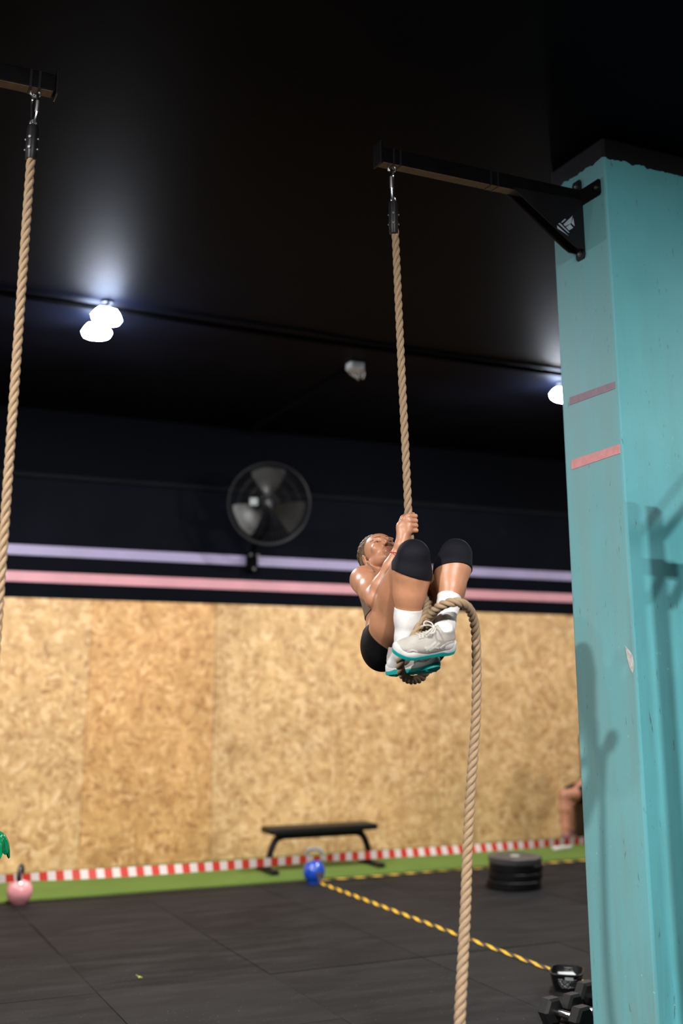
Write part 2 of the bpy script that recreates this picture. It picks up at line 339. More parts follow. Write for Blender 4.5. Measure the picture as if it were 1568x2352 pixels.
# barrier film strung between kettlebells
KBP = np.array([1.664, 9.455, 0]); KBB = np.array([4.09, 9.38, 0])
def sag(a, b, s, n=30): return [np.array(a)+(np.array(b)-np.array(a))*i/n-np.array([0, 0, s*4*(i/n)*(1-i/n)]) for i in range(n+1)]
tp = sag((-1.2, 9.5, .2), (1.664, 9.40, .20), .01)[:-1]+sag((1.664, 9.40, .20), (4.09, 9.28, .213), .012)[:-1]+sag((4.09, 9.28, .213), (7.6, 9.62, .165), .008)
bt = MB(); L = 0; rings = []; uv = []
for i, p in enumerate(tp):
    L += 0 if i == 0 else np.linalg.norm(p-tp[i-1]); nrm = np.array([0, .0008, 0]); hh = .034*(1-.3*math.exp(-((p[0]-1.664)/.12)**2)-.45*math.exp(-((p[0]-4.09)/.1)**2))
    tw = np.array([0, .01*math.sin(L*2.1), hh])
    rings.append([p-tw, p-tw+nrm, p+tw+nrm, p+tw]); uv += [(L, 0), (L, 0), (L, .06), (L, .06)]
bt.loft(rings, True, False, uv); tag(bt.build('barrier_tape', barrier(), None, True, True), 'red and white striped barrier tape strung low between the kettlebells', 'tape')
# ------------------------------------------------------------------ ceiling things
LAMPF = emis('lit lamp lens', (.92, .96, 1.), 420.); LAMPD = emis('lit lamp lens, diffuse', (1, .98, .95), 60.)
LAMPB = mat('grey lamp housing', (.2, .2, .21), .4); LAMPT = emis('lamp housing with added glow', (.60, .72, 1.), 100.)  # housing glow is added to spread a halo over the ceiling
def floodlight(loc, aim, label, power=None, glow=True, group=None):
    loc = np.array(loc, float); t = thing('ceiling_floodlight', label, 'light', loc, group); d = unit(np.array(aim)-loc)
    a, b_, c = frame(-d, (0, 1, 0))
    hb = MB().at(loc+c*.004, a, b_, c); hb.lathe([(.02, .075), (.06, .07), (.085, .045), (.105, .012), (.108, 0)], 32); hb.build('housing', LAMPT if glow else LAMPB, t, True)
    lb = MB().at(loc, a, b_, c); lb.lathe([(.098, .004), (.1, -.012), (.085, -.032), (.05, -.044), (.0, -.048)], 32); lb.build('lens', LAMPF if glow else LAMPD, t, True)
    br = MB(); top_ = np.array([loc[0], loc[1], CZ-.004]); br.cyl(loc+c*.09, top_, .012); br.cyl(top_-np.array([0, 0, .012]), top_, .045)
    br.build('bracket', BLACK, t, True)
    if power: area('lamp_light', loc+d*.06, aim, power)
    return t
lp = [on(244, 732, 2, 4.12), on(222, 766, 2, 4.12)]
floodlight(lp[0], lp[0]+np.array([-.1, .3, -1.]), 'upper lamp of the lit pair at the left of the ceiling', 75)
floodlight(lp[1], lp[1]+np.array([.1, .4, -1.]), 'lower lamp of the lit pair at the left of the ceiling', 75)
lq = on(1290, 912, 2, 4.12); floodlight(lq, lq+np.array([-.1, .3, -1.]), 'lit ceiling lamp half hidden by the edge of the turquoise pillar', 125)
for i, (a_, b_, pw) in enumerate(ROOM_LAMPS): floodlight(a_, b_, 'ceiling lamp past the frame, ' + ('far left by the chipboard wall', 'far right by the chipboard wall', 'just behind the camera, left of two', 'just behind the camera, right of two', 'left of the climbing ropes', 'right of the turquoise pillar', 'on the left over the mats')[i], pw, False)
yc = lp[0][1]+.03
cb = MB(); cb.tube(spline([(-5, yc-.05, CZ-.03), (0, yc, CZ-.03), (3, yc+.05, CZ-.045), (4.5, yc+.1, CZ-.03), (11.5, yc+.15, CZ-.03)], 14), .022, 8)
tag(cb.build('ceiling_cable', MATTE, None, True), 'long black cable run across the ceiling between the lamps', 'cable')
bx = on(815, 858, 2, 4.16)
jb = thing('junction_box', 'white junction box on the black ceiling', 'box', bx); WPL = mat('white plastic', (.5, .5, .48), .5)
MB().box((bx[0], bx[1], CZ-.03), (.12, .11, .058), .008).build('body', WPL, jb); g = MB()
for k in range(5): g.tube(spline([bx+np.array([.03*(k-2), -.02, .05]), bx+np.array([.035*(k-2), -.03, .0]), bx+np.array([.02*(k-2)+.02, -.02, -.03-.012*(k % 3)])], 6), .006, 6)
g.build('loose_wires', mat('pale wire', (.45, .40, .34), .5), jb, True)
tag(MB().tube(spline([(bx[0]+.01, bx[1]+.06, CZ-.022), (bx[0]+.03, 9.5, CZ-.024), (bx[0]+.06, YW-.01, CZ-.022)], 10), .026, 8).build('ceiling_cable', MATTE, None, True), 'short black conduit from the white junction box to the back wall', 'cable')
# fan on the back wall
FC = on(618, 1157, 1, 10.40); fd = unit(unit(CAM-FC)+np.array([0, 0, -.05])); fa, fb, fc = frame(fd, (0, 0, 1)); RF = .405
fan = thing('wall_fan', 'large black caged fan on the dark back wall', 'fan', FC)
FANB = mat('dark grey fan blade', (.027, .0255, .024), .4, .3, .15); CAGE = mat('dark cage wire', (.009, .009, .0105), .5, .3)
q = MB().at(FC, fa, fb, fc)
q.tube([(RF*math.cos(2*math.pi*i/64), RF*math.sin(2*math.pi*i/64), .02) for i in range(64)], .008, 8, True)
q.tube([(RF*math.cos(2*math.pi*i/64), RF*math.sin(2*math.pi*i/64), -.10) for i in range(64)], .007, 8, True)
for rr, zz in ((.30, .055), (.20, .075), (.10, .085)): q.tube([(rr*math.cos(2*math.pi*i/48), rr*math.sin(2*math.pi*i/48), zz) for i in range(48)], .0022, 5, True)
q.build('rim', CAGE, fan, True); w_ = MB().at(FC, fa, fb, fc)
for i in range(72):
    a = 2*math.pi*i/72; w_.tube([(r*math.cos(a), r*math.sin(a), z) for r, z in ((.05, .088), (.2, .075), (.33, .046), (RF, .02), (RF, -.10), (.3, -.13), (.12, -.14))], .0013, 4)
o = w_.build('cage_wires', CAGE, fan, True); o['kind'] = 'stuff'
for ang in (92, 212, 334):
    bl = MB().at(FC, fa, fb, fc); a0 = math.radians(ang); rings = []
    for r in np.linspace(.05, .365, 9):
        hw = math.radians(30)*min(1, (.35+.65*math.sin(min(1, (r-.02)/.2)*math.pi/2))); hw *= 1 if r < .33 else .93
        up_, dn_ = [], []
        for j in range(9):
            t = -1+2*j/8; a = a0+hw*t; z = -.03+.045*t*(1-.35*r/.365); up_.append((r*math.cos(a), r*math.sin(a), z+.002)); dn_.append((r*math.cos(a), r*math.sin(a), z-.002))
        rings.append(up_+dn_[::-1])
    bl.loft(rings).build('blade', FANB, fan, True)
MB().at(FC, fa, fb, fc).lathe([(.0, -.06), (.055, -.055), (.06, .0), (.05, .05), (.045, .085), (.0, .095)], 28).build('hub', BLACKPLASTIC, fan, True)
MB().at(FC, fa, fb, fc).lathe([(.0, -.27), (.08, -.26), (.095, -.2), (.095, -.09), (.0, -.085)], 28).build('motor', BLACK, fan, True)
lo = [math.cos(math.radians(171))*.155, math.sin(math.radians(171))*.155]
MB().at(FC+fa*lo[0]+fb*lo[1]+fc*.083, fa, fb, fc).box((0, 0, 0), (.075, .07, .004), .001).build('label_plate', mat('pale label plate', (.30, .33, .32), .4), fan)
MB().at(FC+fc*.098, fa, fb, fc).at(FC+fc*.098, unit(fa*.55-fb*.85), unit(fa*.85+fb*.55), fc).box((0, 0, 0), (.055, .014, .003)).build('hub_badge', STEEL, fan)
wm = on(575, 1290, 1, YW); br = MB(); mp_ = FC-fc*.2
br.tube(spline([mp_, mp_+np.array([0, .04, -.25]), (mp_[0]-.05, YW-.12, 3.05), (wm[0], YW-.06, 2.95)], 8), .022, 10)
br.build('arm', MATTE, fan, True); MB().box((wm[0], YW-.035, 2.86), (.11, .075, .2), .012).build('wall_plate', MATTE, fan)
for dx, dz in ((-.03, .06), (.05, .06), (.01, -.08)): MB().cyl((wm[0]+dx, YW-.07, 2.86+dz), (wm[0]+dx, YW-.09, 2.86+dz), .016, 8).build('bolt', mat('dull grey bolt', (.07, .075, .07), .6), fan)
# ------------------------------------------------------------------ rope arms
YB = 4.284
def carabiner(x, z0, z1, label, turn):
    b = MB(); X = (math.cos(turn), math.sin(turn), 0); b.at((x, YB, 0), X, (-X[1], X[0], 0), (0, 0, 1)); hw = .022; h = z0-z1
    pts = spline([(-.8*hw, 0, z0-.12*h), (0, 0, z0), (hw, 0, z0-.15*h), (hw*.85, 0, z0-.5*h), (hw*.65, 0, z1+.18*h), (0, 0, z1), (-.6*hw, 0, z1+.18*h), (-hw, 0, z0-.5*h)], 8, True)
    b.tube(pts, .0055, 8, True, ref=(0, 1, 0)); t = thing('carabiner', label, 'carabiner', (x, YB, z1)); b.build('hook', CHROME, t, True)
    g = MB().at((x, YB, 0), X, (-X[1], X[0], 0), (0, 0, 1)); g.tube([(-.97*hw, 0, z0-.3*h), (-.95*hw, 0, z0-.45*h), (-.8*hw, 0, z0-.66*h)], .0085, 10); g.build('locking_sleeve', STEEL, t, True)
def rope_arm(xend, xroot, sgn, label, hookx):
    t = thing('rope_arm', label, 'bracket', (xroot, YB, 3.99)); zc_ = 4.003
    UND = BLACK
    MB().box(((xend+xroot)/2, YB, zc_), (abs(xroot-xend)-.01, .062, .075), .004).build('beam', mat('black steel', (.0025, .0025, .003), .5, 0, .3, 20, .1, 60, .06), t)
    MB().box(((xend+xroot)/2, YB, zc_-.0385), (abs(xroot-xend)-.03, .056, .0015)).build('bounce_strip', mat('bounced light brown underside', (.15, .085, .06), .5, 0, .3, 20), t)  # brown colour paints in light bounced up from floor and chipboard
    MB().box((xend, YB, zc_+.008), (.008, .075, .115), .003).build('end_plate', BLACK, t)
    for d in (.07, .105, .6, .64): MB().box((xend+sgn*d, YB, zc_), (.011, .068, .081), .002).build('band', BLACK, t)
    y = sgn
    for oy in (-.034, .034):
        poly = [(xroot-y*.42, zc_-.03), (xroot-y*.005, zc_-.02), (xroot-y*.005, zc_-.285), (xroot-y*.05, zc_-.285), (xroot-y*.085, zc_-.265)]
        MB().at((0, YB+oy, 0), (1, 0, 0), (0, 0, 1), (0, -1, 0)).prism(poly, -.003, .003).build('gusset', BLACK, t)
    wp = MB().at((xroot-y*.004, YB, 0), (0, 1, 0), (0, 0, 1), (1, 0, 0))
    wp.prism([(-.035, 3.69), (-.025, 3.675), (.025, 3.675), (.035, 3.69), (.035, 4.085), (.025, 4.1), (-.025, 4.1), (-.035, 4.085)], -.004, .004)
    wp.prism([(-.185, 3.965), (-.175, 3.955), (.175, 3.955), (.185, 3.965), (.185, 4.03), (.175, 4.04), (-.175, 4.04), (-.185, 4.03)], -.0035, .0045)
    wp.build('wall_plate', BLACK, t)
    for by, bz in ((0, 4.07), (0, 3.705), (-.155, 4.0), (.155, 4.0)):
        bb = MB().at((xroot-y*.008, YB+by, bz), (0, 1, 0), (0, 0, 1), (-y, 0, 0)); bb.lathe([(.013, 0), (.013, .003)], 16); bb.lathe([(.0085, .003), (.0085, .010), (.006, .011)], 6); bb.build('bolt', STEEL, t)
    # angular emblem on the gusset
    Lg = mat('pale blue grey print', (.30, .36, .43), .5)
    if sgn > 0:
        def gp(px, py): p = on(1240+px/8.711, 400+py/8.711, 1, YB-.038); return (p[0], p[2])
        for poly in ([(645, 832), (625, 965), (610, 985), (500, 1045), (465, 1005)], [(660, 870), (690, 1040), (625, 985)], [(600, 1000), (660, 1075), (575, 1125), (515, 1060)], [(490, 895), (520, 905), (440, 975), (420, 960)], [(395, 975), (590, 1175), (560, 1170), (360, 990)], [(340, 1025), (570, 1235), (345, 1085)]):
            MB().at((0, YB-.0375, 0), (1, 0, 0), (0, 0, 1), (0, -1, 0)).prism([gp(*q_) for q_ in poly], 0, .0012).build('emblem', Lg, t)
    hk = MB(); hk.tube([(hookx+.018*math.cos(a), YB, 3.955+.018*math.sin(a)) for a in np.linspace(0, 2*math.pi, 20, False)], .005, 8, True, ref=(0, 1, 0)); hk.build('eye_ring', STEEL, t, True)
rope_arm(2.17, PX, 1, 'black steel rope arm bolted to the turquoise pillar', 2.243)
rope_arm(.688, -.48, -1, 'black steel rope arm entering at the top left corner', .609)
carabiner(2.245, 3.951, 3.795, 'silver carabiner under the arm of the turquoise pillar', .9)
carabiner(.609, 3.951, 3.822, 'silver carabiner under the arm at the top left', 1.95)
# ------------------------------------------------------------------ ropes
def three_strand(t, path, R, pitch, phase=0., nper=22):
    path = [np.asarray(p, float) for p in path]; d = [0]
    for i in range(1, len(path)): d.append(d[-1]+np.linalg.norm(path[i]-path[i-1]))
    L = d[-1]; A = np.array(path); n = int(L/.125*nper); S = np.linspace(0, L, n)
    C = np.stack([np.interp(S, d, A[:, k]) for k in range(3)], 1)
    for _ in range(6): C[1:-1] = (C[:-2]+2*C[1:-1]+C[2:])/4
    T = np.gradient(C, axis=0); T /= np.linalg.norm(T, axis=1)[:, None]
    nn = frame(T[0])[0]; NN = []
    for i in range(n): nn = unit(nn-T[i]*(nn@T[i])); NN.append(nn)
    NN = np.array(NN); BB = np.cross(T, NN); Rv = (R(S) if callable(R) else np.full(n, R))[:, None]; rs = Rv/2.12; od = Rv-rs; ns = 12
    pit = pitch(S) if callable(pitch) else np.full(n, pitch); ph = phase+np.concatenate([[0], np.cumsum(2*math.pi*np.diff(S)/pit[1:])])
    for k in range(3):
        a = ph+2*math.pi*k/3; U = NN*np.cos(a)[:, None]+BB*np.sin(a)[:, None]; Cs = C+U*od
        Ts = np.gradient(Cs, axis=0); Ts /= np.linalg.norm(Ts, axis=1)[:, None]
        U2 = U-Ts*np.sum(U*Ts, 1)[:, None]; U2 /= np.linalg.norm(U2, axis=1)[:, None]; B2 = np.cross(Ts, U2)
        V = []; F = []; uv = []
        for j in range(ns):
            b = 2*math.pi*j/ns; V.append(Cs+rs*(U2*math.cos(b)+B2*math.sin(b)*1.06))
        V = np.stack(V, 1).reshape(-1, 3); uv = [(j/ns if j < ns else 0, S[i]) for i in range(n) for j in range(ns)]
        uv = [(abs(2*u-1), v) for u, v in uv]
        F = [[i*ns+j, i*ns+(j+1) % ns, (i+1)*ns+(j+1) % ns, (i+1)*ns+j] for i in range(n-1) for j in range(ns)]
        F += [list(range(ns))[::-1], list(range((n-1)*ns, n*ns))]
        mesh_obj('strand', V, F, ROPE, t, True, uv)
def end_sleeve(t, x, z0, z1, r=.0225, tilt=0):
    b = MB().at((x, YB, 0)); b.lathe([(.012, z0), (.02, z0-.004), (r, z0-.02), (r, z1+.035), (r*.96, z1+.03), (r*.93, z1)], 24); b.build('end_sleeve', BLACKPLASTIC, t, True)
    MB().tube([(x+.011*math.cos(a), YB, z0+.008+.014*math.sin(a)) for a in np.linspace(0, 2*math.pi, 16, False)], .0045, 8, True, ref=(0, 1, 0)).build('thimble', STEEL, t, True)
    for zz in (.42, .72):
        z = z0+(z1-z0)*zz
        for dx, dy in ((-.5, -.87), (.87, -.5), (.5, .87), (-.87, .5)):
            p = np.array([x, YB, z]); dd = np.array([dx, dy, 0]); MB().cyl(p+dd*(r-.003), p+dd*(r+.005), .0055, 8).build('bolt', STEEL, t)
RR = .0185
r1 = thing('climbing_rope', 'tan climbing rope hanging straight down at the left edge', 'rope', (.62, YB, 0))
three_strand(r1, line((.61, YB, 3.72), (.617, YB, .02), 60), RR, .125, .4); end_sleeve(r1, .609, 3.812, 3.66, .024)
r2 = thing('climbing_rope', 'tan climbing rope gripped and wrapped by the woman', 'rope', (2.25, YB, 0))
wrap = [P(905, 500, 5.205), P(908, 545, 5.19), P(922, 850, 5.04), P(935, 1120, 4.905), P(938, 1195, 4.885), P(944, 1250, 4.87), P(970, 1320, 4.83), P(983, 1375, 4.73),
        P(975, 1415, 4.60), P(958, 1450, 4.535), P(938, 1481, 4.50), P(922, 1508, 4.50), P(919, 1534, 4.53), P(929, 1556, 4.58), P(950, 1562, 4.65), P(972, 1552, 4.71),
        P(985, 1515, 4.72), P(986, 1470, 4.65), P(983, 1432, 4.555), P(997, 1404, 4.465), P(1020, 1388, 4.415), P(1047, 1383, 4.405), P(1070, 1391, 4.44), P(1085, 1415, 4.50), P(1092, 1455, 4.54),
        P(1094, 1520, 4.55), P(1094, 1600, 4.53), P(1091, 1680, 4.50), P(1083, 1780, 4.45), P(1077, 1880, 4.40), P(1072, 1990, 4.33), P(1069, 2080, 4.26), P(1063, 2200, 4.17), P(1056, 2330, 4.08), P(1052, 2430, 4.03)]
wr = spline(wrap, 10)[10:]; e = wr[-1].copy(); wr += [np.array([e[0]-.01, e[1]-.03, .12]), np.array([e[0]-.03, e[1]-.09, .035]), np.array([e[0]-.10, e[1]-.2, .02])]
three_strand(r2, [wrap[0]]+wr, lambda S: np.interp(S, [0, 2.2, 2.8, 3.6, 4.6], [RR*.97, RR, RR*1.04, RR*1.12, RR*1.24]), lambda S: np.interp(S, [0, 1.0, 1.5, 2.4, 9], [.132, .13, .115, .096, .098]), .9); end_sleeve(r2, 2.25, 3.79, 3.63, .0215)
# ------------------------------------------------------------------ signed distance bodies
class Field:
    def __init__(s, prims, res, pad=.035):
        s.res = res; lo = np.full(3, 1e9); hi = -lo
        for p in prims:
            l, h = s.bb(p)
            if p[0][0] != '-': lo = np.minimum(lo, l); hi = np.maximum(hi, h)
        s.i0 = np.floor((lo-pad)/res).astype(int); s.n = np.ceil((hi+pad)/res).astype(int)-s.i0+1
        s.d = np.full(s.n, .2, np.float32)
        for p in prims: s.add(p)
    @staticmethod
    def bb(p):
        if p[0][-1] == 'c': r = max(p[3], p[4]); return np.minimum(p[1], p[2])-r, np.maximum(p[1], p[2])+r
        r = max(p[2]); return np.asarray(p[1])-r, np.asarray(p[1])+r
    def axes(s, a, b):
        return [((np.arange(a[i], b[i])+s.i0[i])*s.res).astype(np.float32).reshape([-1 if j == i else 1 for j in range(3)]) for i in range(3)]
    def add(s, p):
        k = p[-1]; l, h = s.bb(p); mgn = k+4*s.res
        a = np.clip(np.floor((l-mgn)/s.res).astype(int)-s.i0, 0, s.n); b = np.clip(np.ceil((h+mgn)/s.res).astype(int)-s.i0+1, 0, s.n)
        if np.any(b <= a): return
        X, Y, Z = s.axes(a, b); sl = tuple(slice(a[i], b[i]) for i in range(3))
        if p[0][-1] == 'c':
            A, B, ra, rb = p[1:5]; ba = np.asarray(B, float)-A; bb_ = max(float(ba@ba), 1e-12); x, y, z = X-np.float32(A[0]), Y-np.float32(A[1]), Z-np.float32(A[2])
            t = np.clip((x*ba[0]+y*ba[1]+z*ba[2])/bb_, 0, 1).astype(np.float32)
            e = np.sqrt((x-t*np.float32(ba[0]))**2+(y-t*np.float32(ba[1]))**2+(z-t*np.float32(ba[2]))**2)-(np.float32(ra)+t*np.float32(rb-ra))
        else:
            c, r, ax = p[1:4]; x, y, z = X-np.float32(c[0]), Y-np.float32(c[1]), Z-np.float32(c[2]); k0 = 0; k1 = 0
            for i in range(3):
                q_ = (x*np.float32(ax[i][0])+y*np.float32(ax[i][1])+z*np.float32(ax[i][2]))/np.float32(r[i]); k0 = k0+q_*q_; k1 = k1+(q_/np.float32(r[i]))**2
            k0 = np.sqrt(k0); k1 = np.sqrt(k1); e = k0*(k0-1)/np.maximum(k1, 1e-6)
        D = s.d[sl]
        s.d[sl] = smin(D, e, k) if p[0][0] != '-' else -smin(-D, e, k)
    def merge(s, o, k):
        a = o.i0-s.i0; sl = tuple(slice(a[i], a[i]+o.n[i]) for i in range(3)); s.d[sl] = smin(s.d[sl], o.d, k)
    def copy(s): c = Field.__new__(Field); c.res = s.res; c.i0 = s.i0.copy(); c.n = s.n.copy(); c.d = s.d.copy(); return c
    def plane(s, p0, n): X, Y, Z = s.axes((0, 0, 0), s.n); return (X-np.float32(p0[0]))*np.float32(n[0])+(Y-np.float32(p0[1]))*np.float32(n[1])+(Z-np.float32(p0[2]))*np.float32(n[2])
    def clip(s, p0, n): s.d = np.maximum(s.d, s.plane(p0, n)); return s      # keep the side away from n
    def grow(s, t): s.d = s.d-np.float32(t); return s
    def mesh(s):
        d = s.d; s8 = (d < 0).astype(np.uint8); sm = np.zeros(tuple(np.array(d.shape)-1), np.uint8)
        cs = [(i, j, k) for i in (0, 1) for j in (0, 1) for k in (0, 1)]; nx, ny, nz = d.shape
        for c in cs: sm += s8[c[0]:nx-1+c[0], c[1]:ny-1+c[1], c[2]:nz-1+c[2]]
        idx = np.argwhere((sm > 0) & (sm < 8)); vals = np.stack([d[idx[:, 0]+c[0], idx[:, 1]+c[1], idx[:, 2]+c[2]] for c in cs], 1)
        acc = np.zeros((len(idx), 3)); cnt = np.zeros(len(idx))
        for a in range(8):
            for b in range(a+1, 8):
                if sum(abs(cs[a][q_]-cs[b][q_]) for q_ in range(3)) != 1: continue
                va, vb = vals[:, a], vals[:, b]; msk = (va < 0) != (vb < 0); t = np.where(msk, va/np.where(msk, va-vb, 1), 0)
                acc += np.where(msk[:, None], np.array(cs[a])+t[:, None]*(np.array(cs[b])-np.array(cs[a])), 0); cnt += msk
        V = (idx+acc/cnt[:, None]+s.i0)*s.res
        key = (idx[:, 0]*ny+idx[:, 1])*nz+idx[:, 2]; F = []
        for ax in range(3):
            sl0 = [slice(1, -1)]*3; sl1 = [slice(1, -1)]*3; sl0[ax] = slice(0, -1); sl1[ax] = slice(1, None)
            u, v = [q_ for q_ in range(3) if q_ != ax]
            A, B = s8[tuple(sl0)], s8[tuple(sl1)]; e = np.argwhere(A != B); sg = A[tuple(e.T)] == 1
            base = e.copy(); base[:, u] += 1; base[:, v] += 1
            def vid(du, dv):
                q_ = base.copy(); q_[:, u] -= du; q_[:, v] -= dv; return np.searchsorted(key, (q_[:, 0]*ny+q_[:, 1])*nz+q_[:, 2])
            Q = np.stack([vid(1, 1), vid(0, 1), vid(0, 0), vid(1, 0)], 1)
            flip = sg if ax != 1 else ~sg
            Q[~flip] = Q[~flip][:, ::-1]; F.append(Q)
        return V, np.concatenate(F)
def smin(a, b, k):
    if k <= 0: return np.minimum(a, b)
    k = np.float32(k); h = np.maximum(k-np.abs(a-b), 0)/k; return np.minimum(a, b)-h*h*k*np.float32(.25)
def cone(a, b, r1_, r2_, k=.012): return ('c', np.asarray(a, float), np.asarray(b, float), r1_, r2_, k)
def ell(c, r, ax, k=.012): return ('e', np.asarray(c, float), r, ax, k)
def sub(p): return ('-'+p[0],)+p[1:]
def limb(pts, rs, k=.012): return [cone(pts[i], pts[i+1], rs[i], rs[i+1], k) for i in range(len(pts)-1)]
def lerp(a, b, t): return np.asarray(a)+(np.asarray(b)-np.asarray(a))*t
# ------------------------------------------------------------------ the climbing woman
CAMW = -FW
def cam3(u, v, w): return RT*u+UP*v+CAMW*w
RES = .0027
who = thing('person', 'woman in black knee sleeves and shorts hanging on the climbing rope, knees drawn up', 'person', P(920, 1480, 4.8))
Fd = unit(cam3(.34, 0, .94)); Ld = unit(cam3(.94, 0, -.34)); ID = (RT, UP, CAMW)
HR, HL = P(884, 1478, 4.86), P(980, 1478, 4.93); KR, KL = P(948, 1277, 4.60), P(1046, 1276, 4.71); AR, AL = P(930, 1487, 4.60), P(1020, 1448, 4.50)
SR, SL = P(836, 1332, 5.05), P(968, 1328, 5.16); ER, EL = P(862, 1376, 4.83), P(990, 1405, 4.98); WR, WL = P(921, 1253, 4.835), P(955, 1312, 4.95)
PEL = P(926, 1478, 4.91); CH = P(898, 1372, 5.055); NB = P(893, 1334, 5.09); HO = P(873, 1279, 5.14)
# head frame: looks up, towards the camera and a little right
g0 = unit(cam3(.20, .845, .50)); R0 = unit(cam3(-.94, .0, .34)); R0 = unit(R0-g0*(R0@g0)); n0 = np.cross(R0, g0)
if n0@UP < 0: n0 = -n0
def hd(r, g, n): return HO+R0*r+g0*g+n0*n
HX = (R0, g0, n0)
tors = [ell(PEL+UP*.03, (.15, .105, .115), (Ld, unit(CAMW+UP*.3), UP), .03),
        ell(HR-Fd*.035-UP*.018, (.090, .092, .106), (Ld, Fd, UP), .03), ell(HL-Fd*.035-UP*.012, (.088, .092, .098), (Ld, Fd, UP), .03)]
spu = unit(CH-PEL)
tors += [ell(lerp(PEL, CH, .5)-Fd*.03, (.118, .088, .13), (Ld, np.cross(spu, Ld), spu), .05),
         ell(CH+spu*.01, (.138, .1, .135), (Ld, np.cross(spu, Ld), spu), .05),
         ell(CH+Fd*.07-Ld*.065, (.062, .06, .06), (Ld, Fd, UP), .03), ell(CH+Fd*.07+Ld*.065, (.062, .06, .06), (Ld, Fd, UP), .03)]
upc = lerp(SR, SL, .5)
tors += [cone(lerp(SR, upc, .3)-UP*.015, lerp(SL, upc, .3)-UP*.015, .048, .048, .04), cone(SR, lerp(SR, CH, .55), .05, .06, .04), cone(SL, lerp(SL, CH, .55), .05, .06, .04)]
tors += [cone(NB-UP*.02, hd(0, -.014, -.05), .052, .046, .03), cone(lerp(SR, NB, .3)-UP*.012, NB-UP*.008, .032, .04, .03), cone(lerp(SL, NB, .3)-UP*.012, NB-UP*.008, .032, .04, .03)]
head = [ell(hd(0, -.017, .032), (.071, .092, .080), HX, .02), ell(hd(0, .034, .024), (.063, .06, .064), HX, .03),          # skull, forehead
        ell(hd(0, .035, -.035), (.056, .052, .062), HX, .03), ell(hd(0, .062, -.078), (.024, .022, .021), HX, .03),        # face, chin
        cone(hd(-.052, .0, -.045), hd(-.016, .066, -.085), .021, .016, .02), cone(hd(.052, .0, -.045), hd(.016, .066, -.085), .021, .016, .02),  # jaw
        ell(hd(.040, .066, -.018), (.022, .016, .016), HX, .02), ell(hd(-.040, .066, -.018), (.022, .016, .016), HX, .02),   # cheek bones
        ell(hd(.03, .084, .024), (.024, .009, .007), HX, .012), ell(hd(-.03, .084, .024), (.024, .009, .007), HX, .012),       # brows
        cone(hd(0, .090, .012), hd(0, .104, -.021), .0065, .0085, .01), ell(hd(.0115, .098, -.026), (.007, .009, .0065), HX, .007), ell(hd(-.0115, .098, -.026), (.007, .009, .0065), HX, .007),  # nose
        sub(ell(hd(.033, .095, .006), (.017, .012, .012), HX, .010)), sub(ell(hd(-.033, .095, .006), (.017, .012, .012), HX, .010)),   # sockets
        ell(hd(.032, .075, .006), (.016, .0135, .0125), HX, .004), ell(hd(-.032, .075, .006), (.016, .0135, .0125), HX, .004),       # lids
        sub(ell(hd(.032, .092, .005), (.0135, .010, .0042), HX, .001)), sub(ell(hd(-.032, .092, .005), (.0135, .010, .0042), HX, .001)),
        ell(hd(0, .086, -.050), (.022, .014, .0085), HX, .008), ell(hd(0, .085, -.061), (.019, .013, .0085), HX, .008),          # lips
        sub(ell(hd(0, .101, -.0558), (.021, .008, .0016), HX, .002)), sub(ell(hd(.006, .1, -.035), (.003, .005, .004), HX, .003)), sub(ell(hd(-.006, .1, -.035), (.003, .005, .004), HX, .003))]
for s_ in (1, -1):   # ears
    ea = (unit(R0*s_+g0*.35*-1), unit(g0+R0*s_*.35), n0)
    head += [ell(hd(s_*.075, -.014, -.006), (.0085, .020, .032), ea, .006), sub(ell(hd(s_*.085, -.008, -.004), (.006, .009, .017), ea, .005)), ell(hd(s_*.073, -.004, -.033), (.007, .009, .010), ea, .006)]
def arm(S, E_, Wr, Pm):
    d = unit(E_-S); f_ = unit(Wr-E_)
    L = limb([S, lerp(S, E_, .3), lerp(S, E_, .6), E_, lerp(E_, Wr, .25), lerp(E_, Wr, .6), Wr], [.055, .053, .049, .040, .041, .032, .0255], .02)
    L += [ell(S, (.06, .056, .058), ID, .03), ell(lerp(S, E_, .55)+unit(np.cross(d, f_)-f_*0)*.0+f_*.016, (.034, .034, .075), (unit(np.cross(d, f_)), unit(np.cross(d, np.cross(d, f_))), d), .03)]
    return L
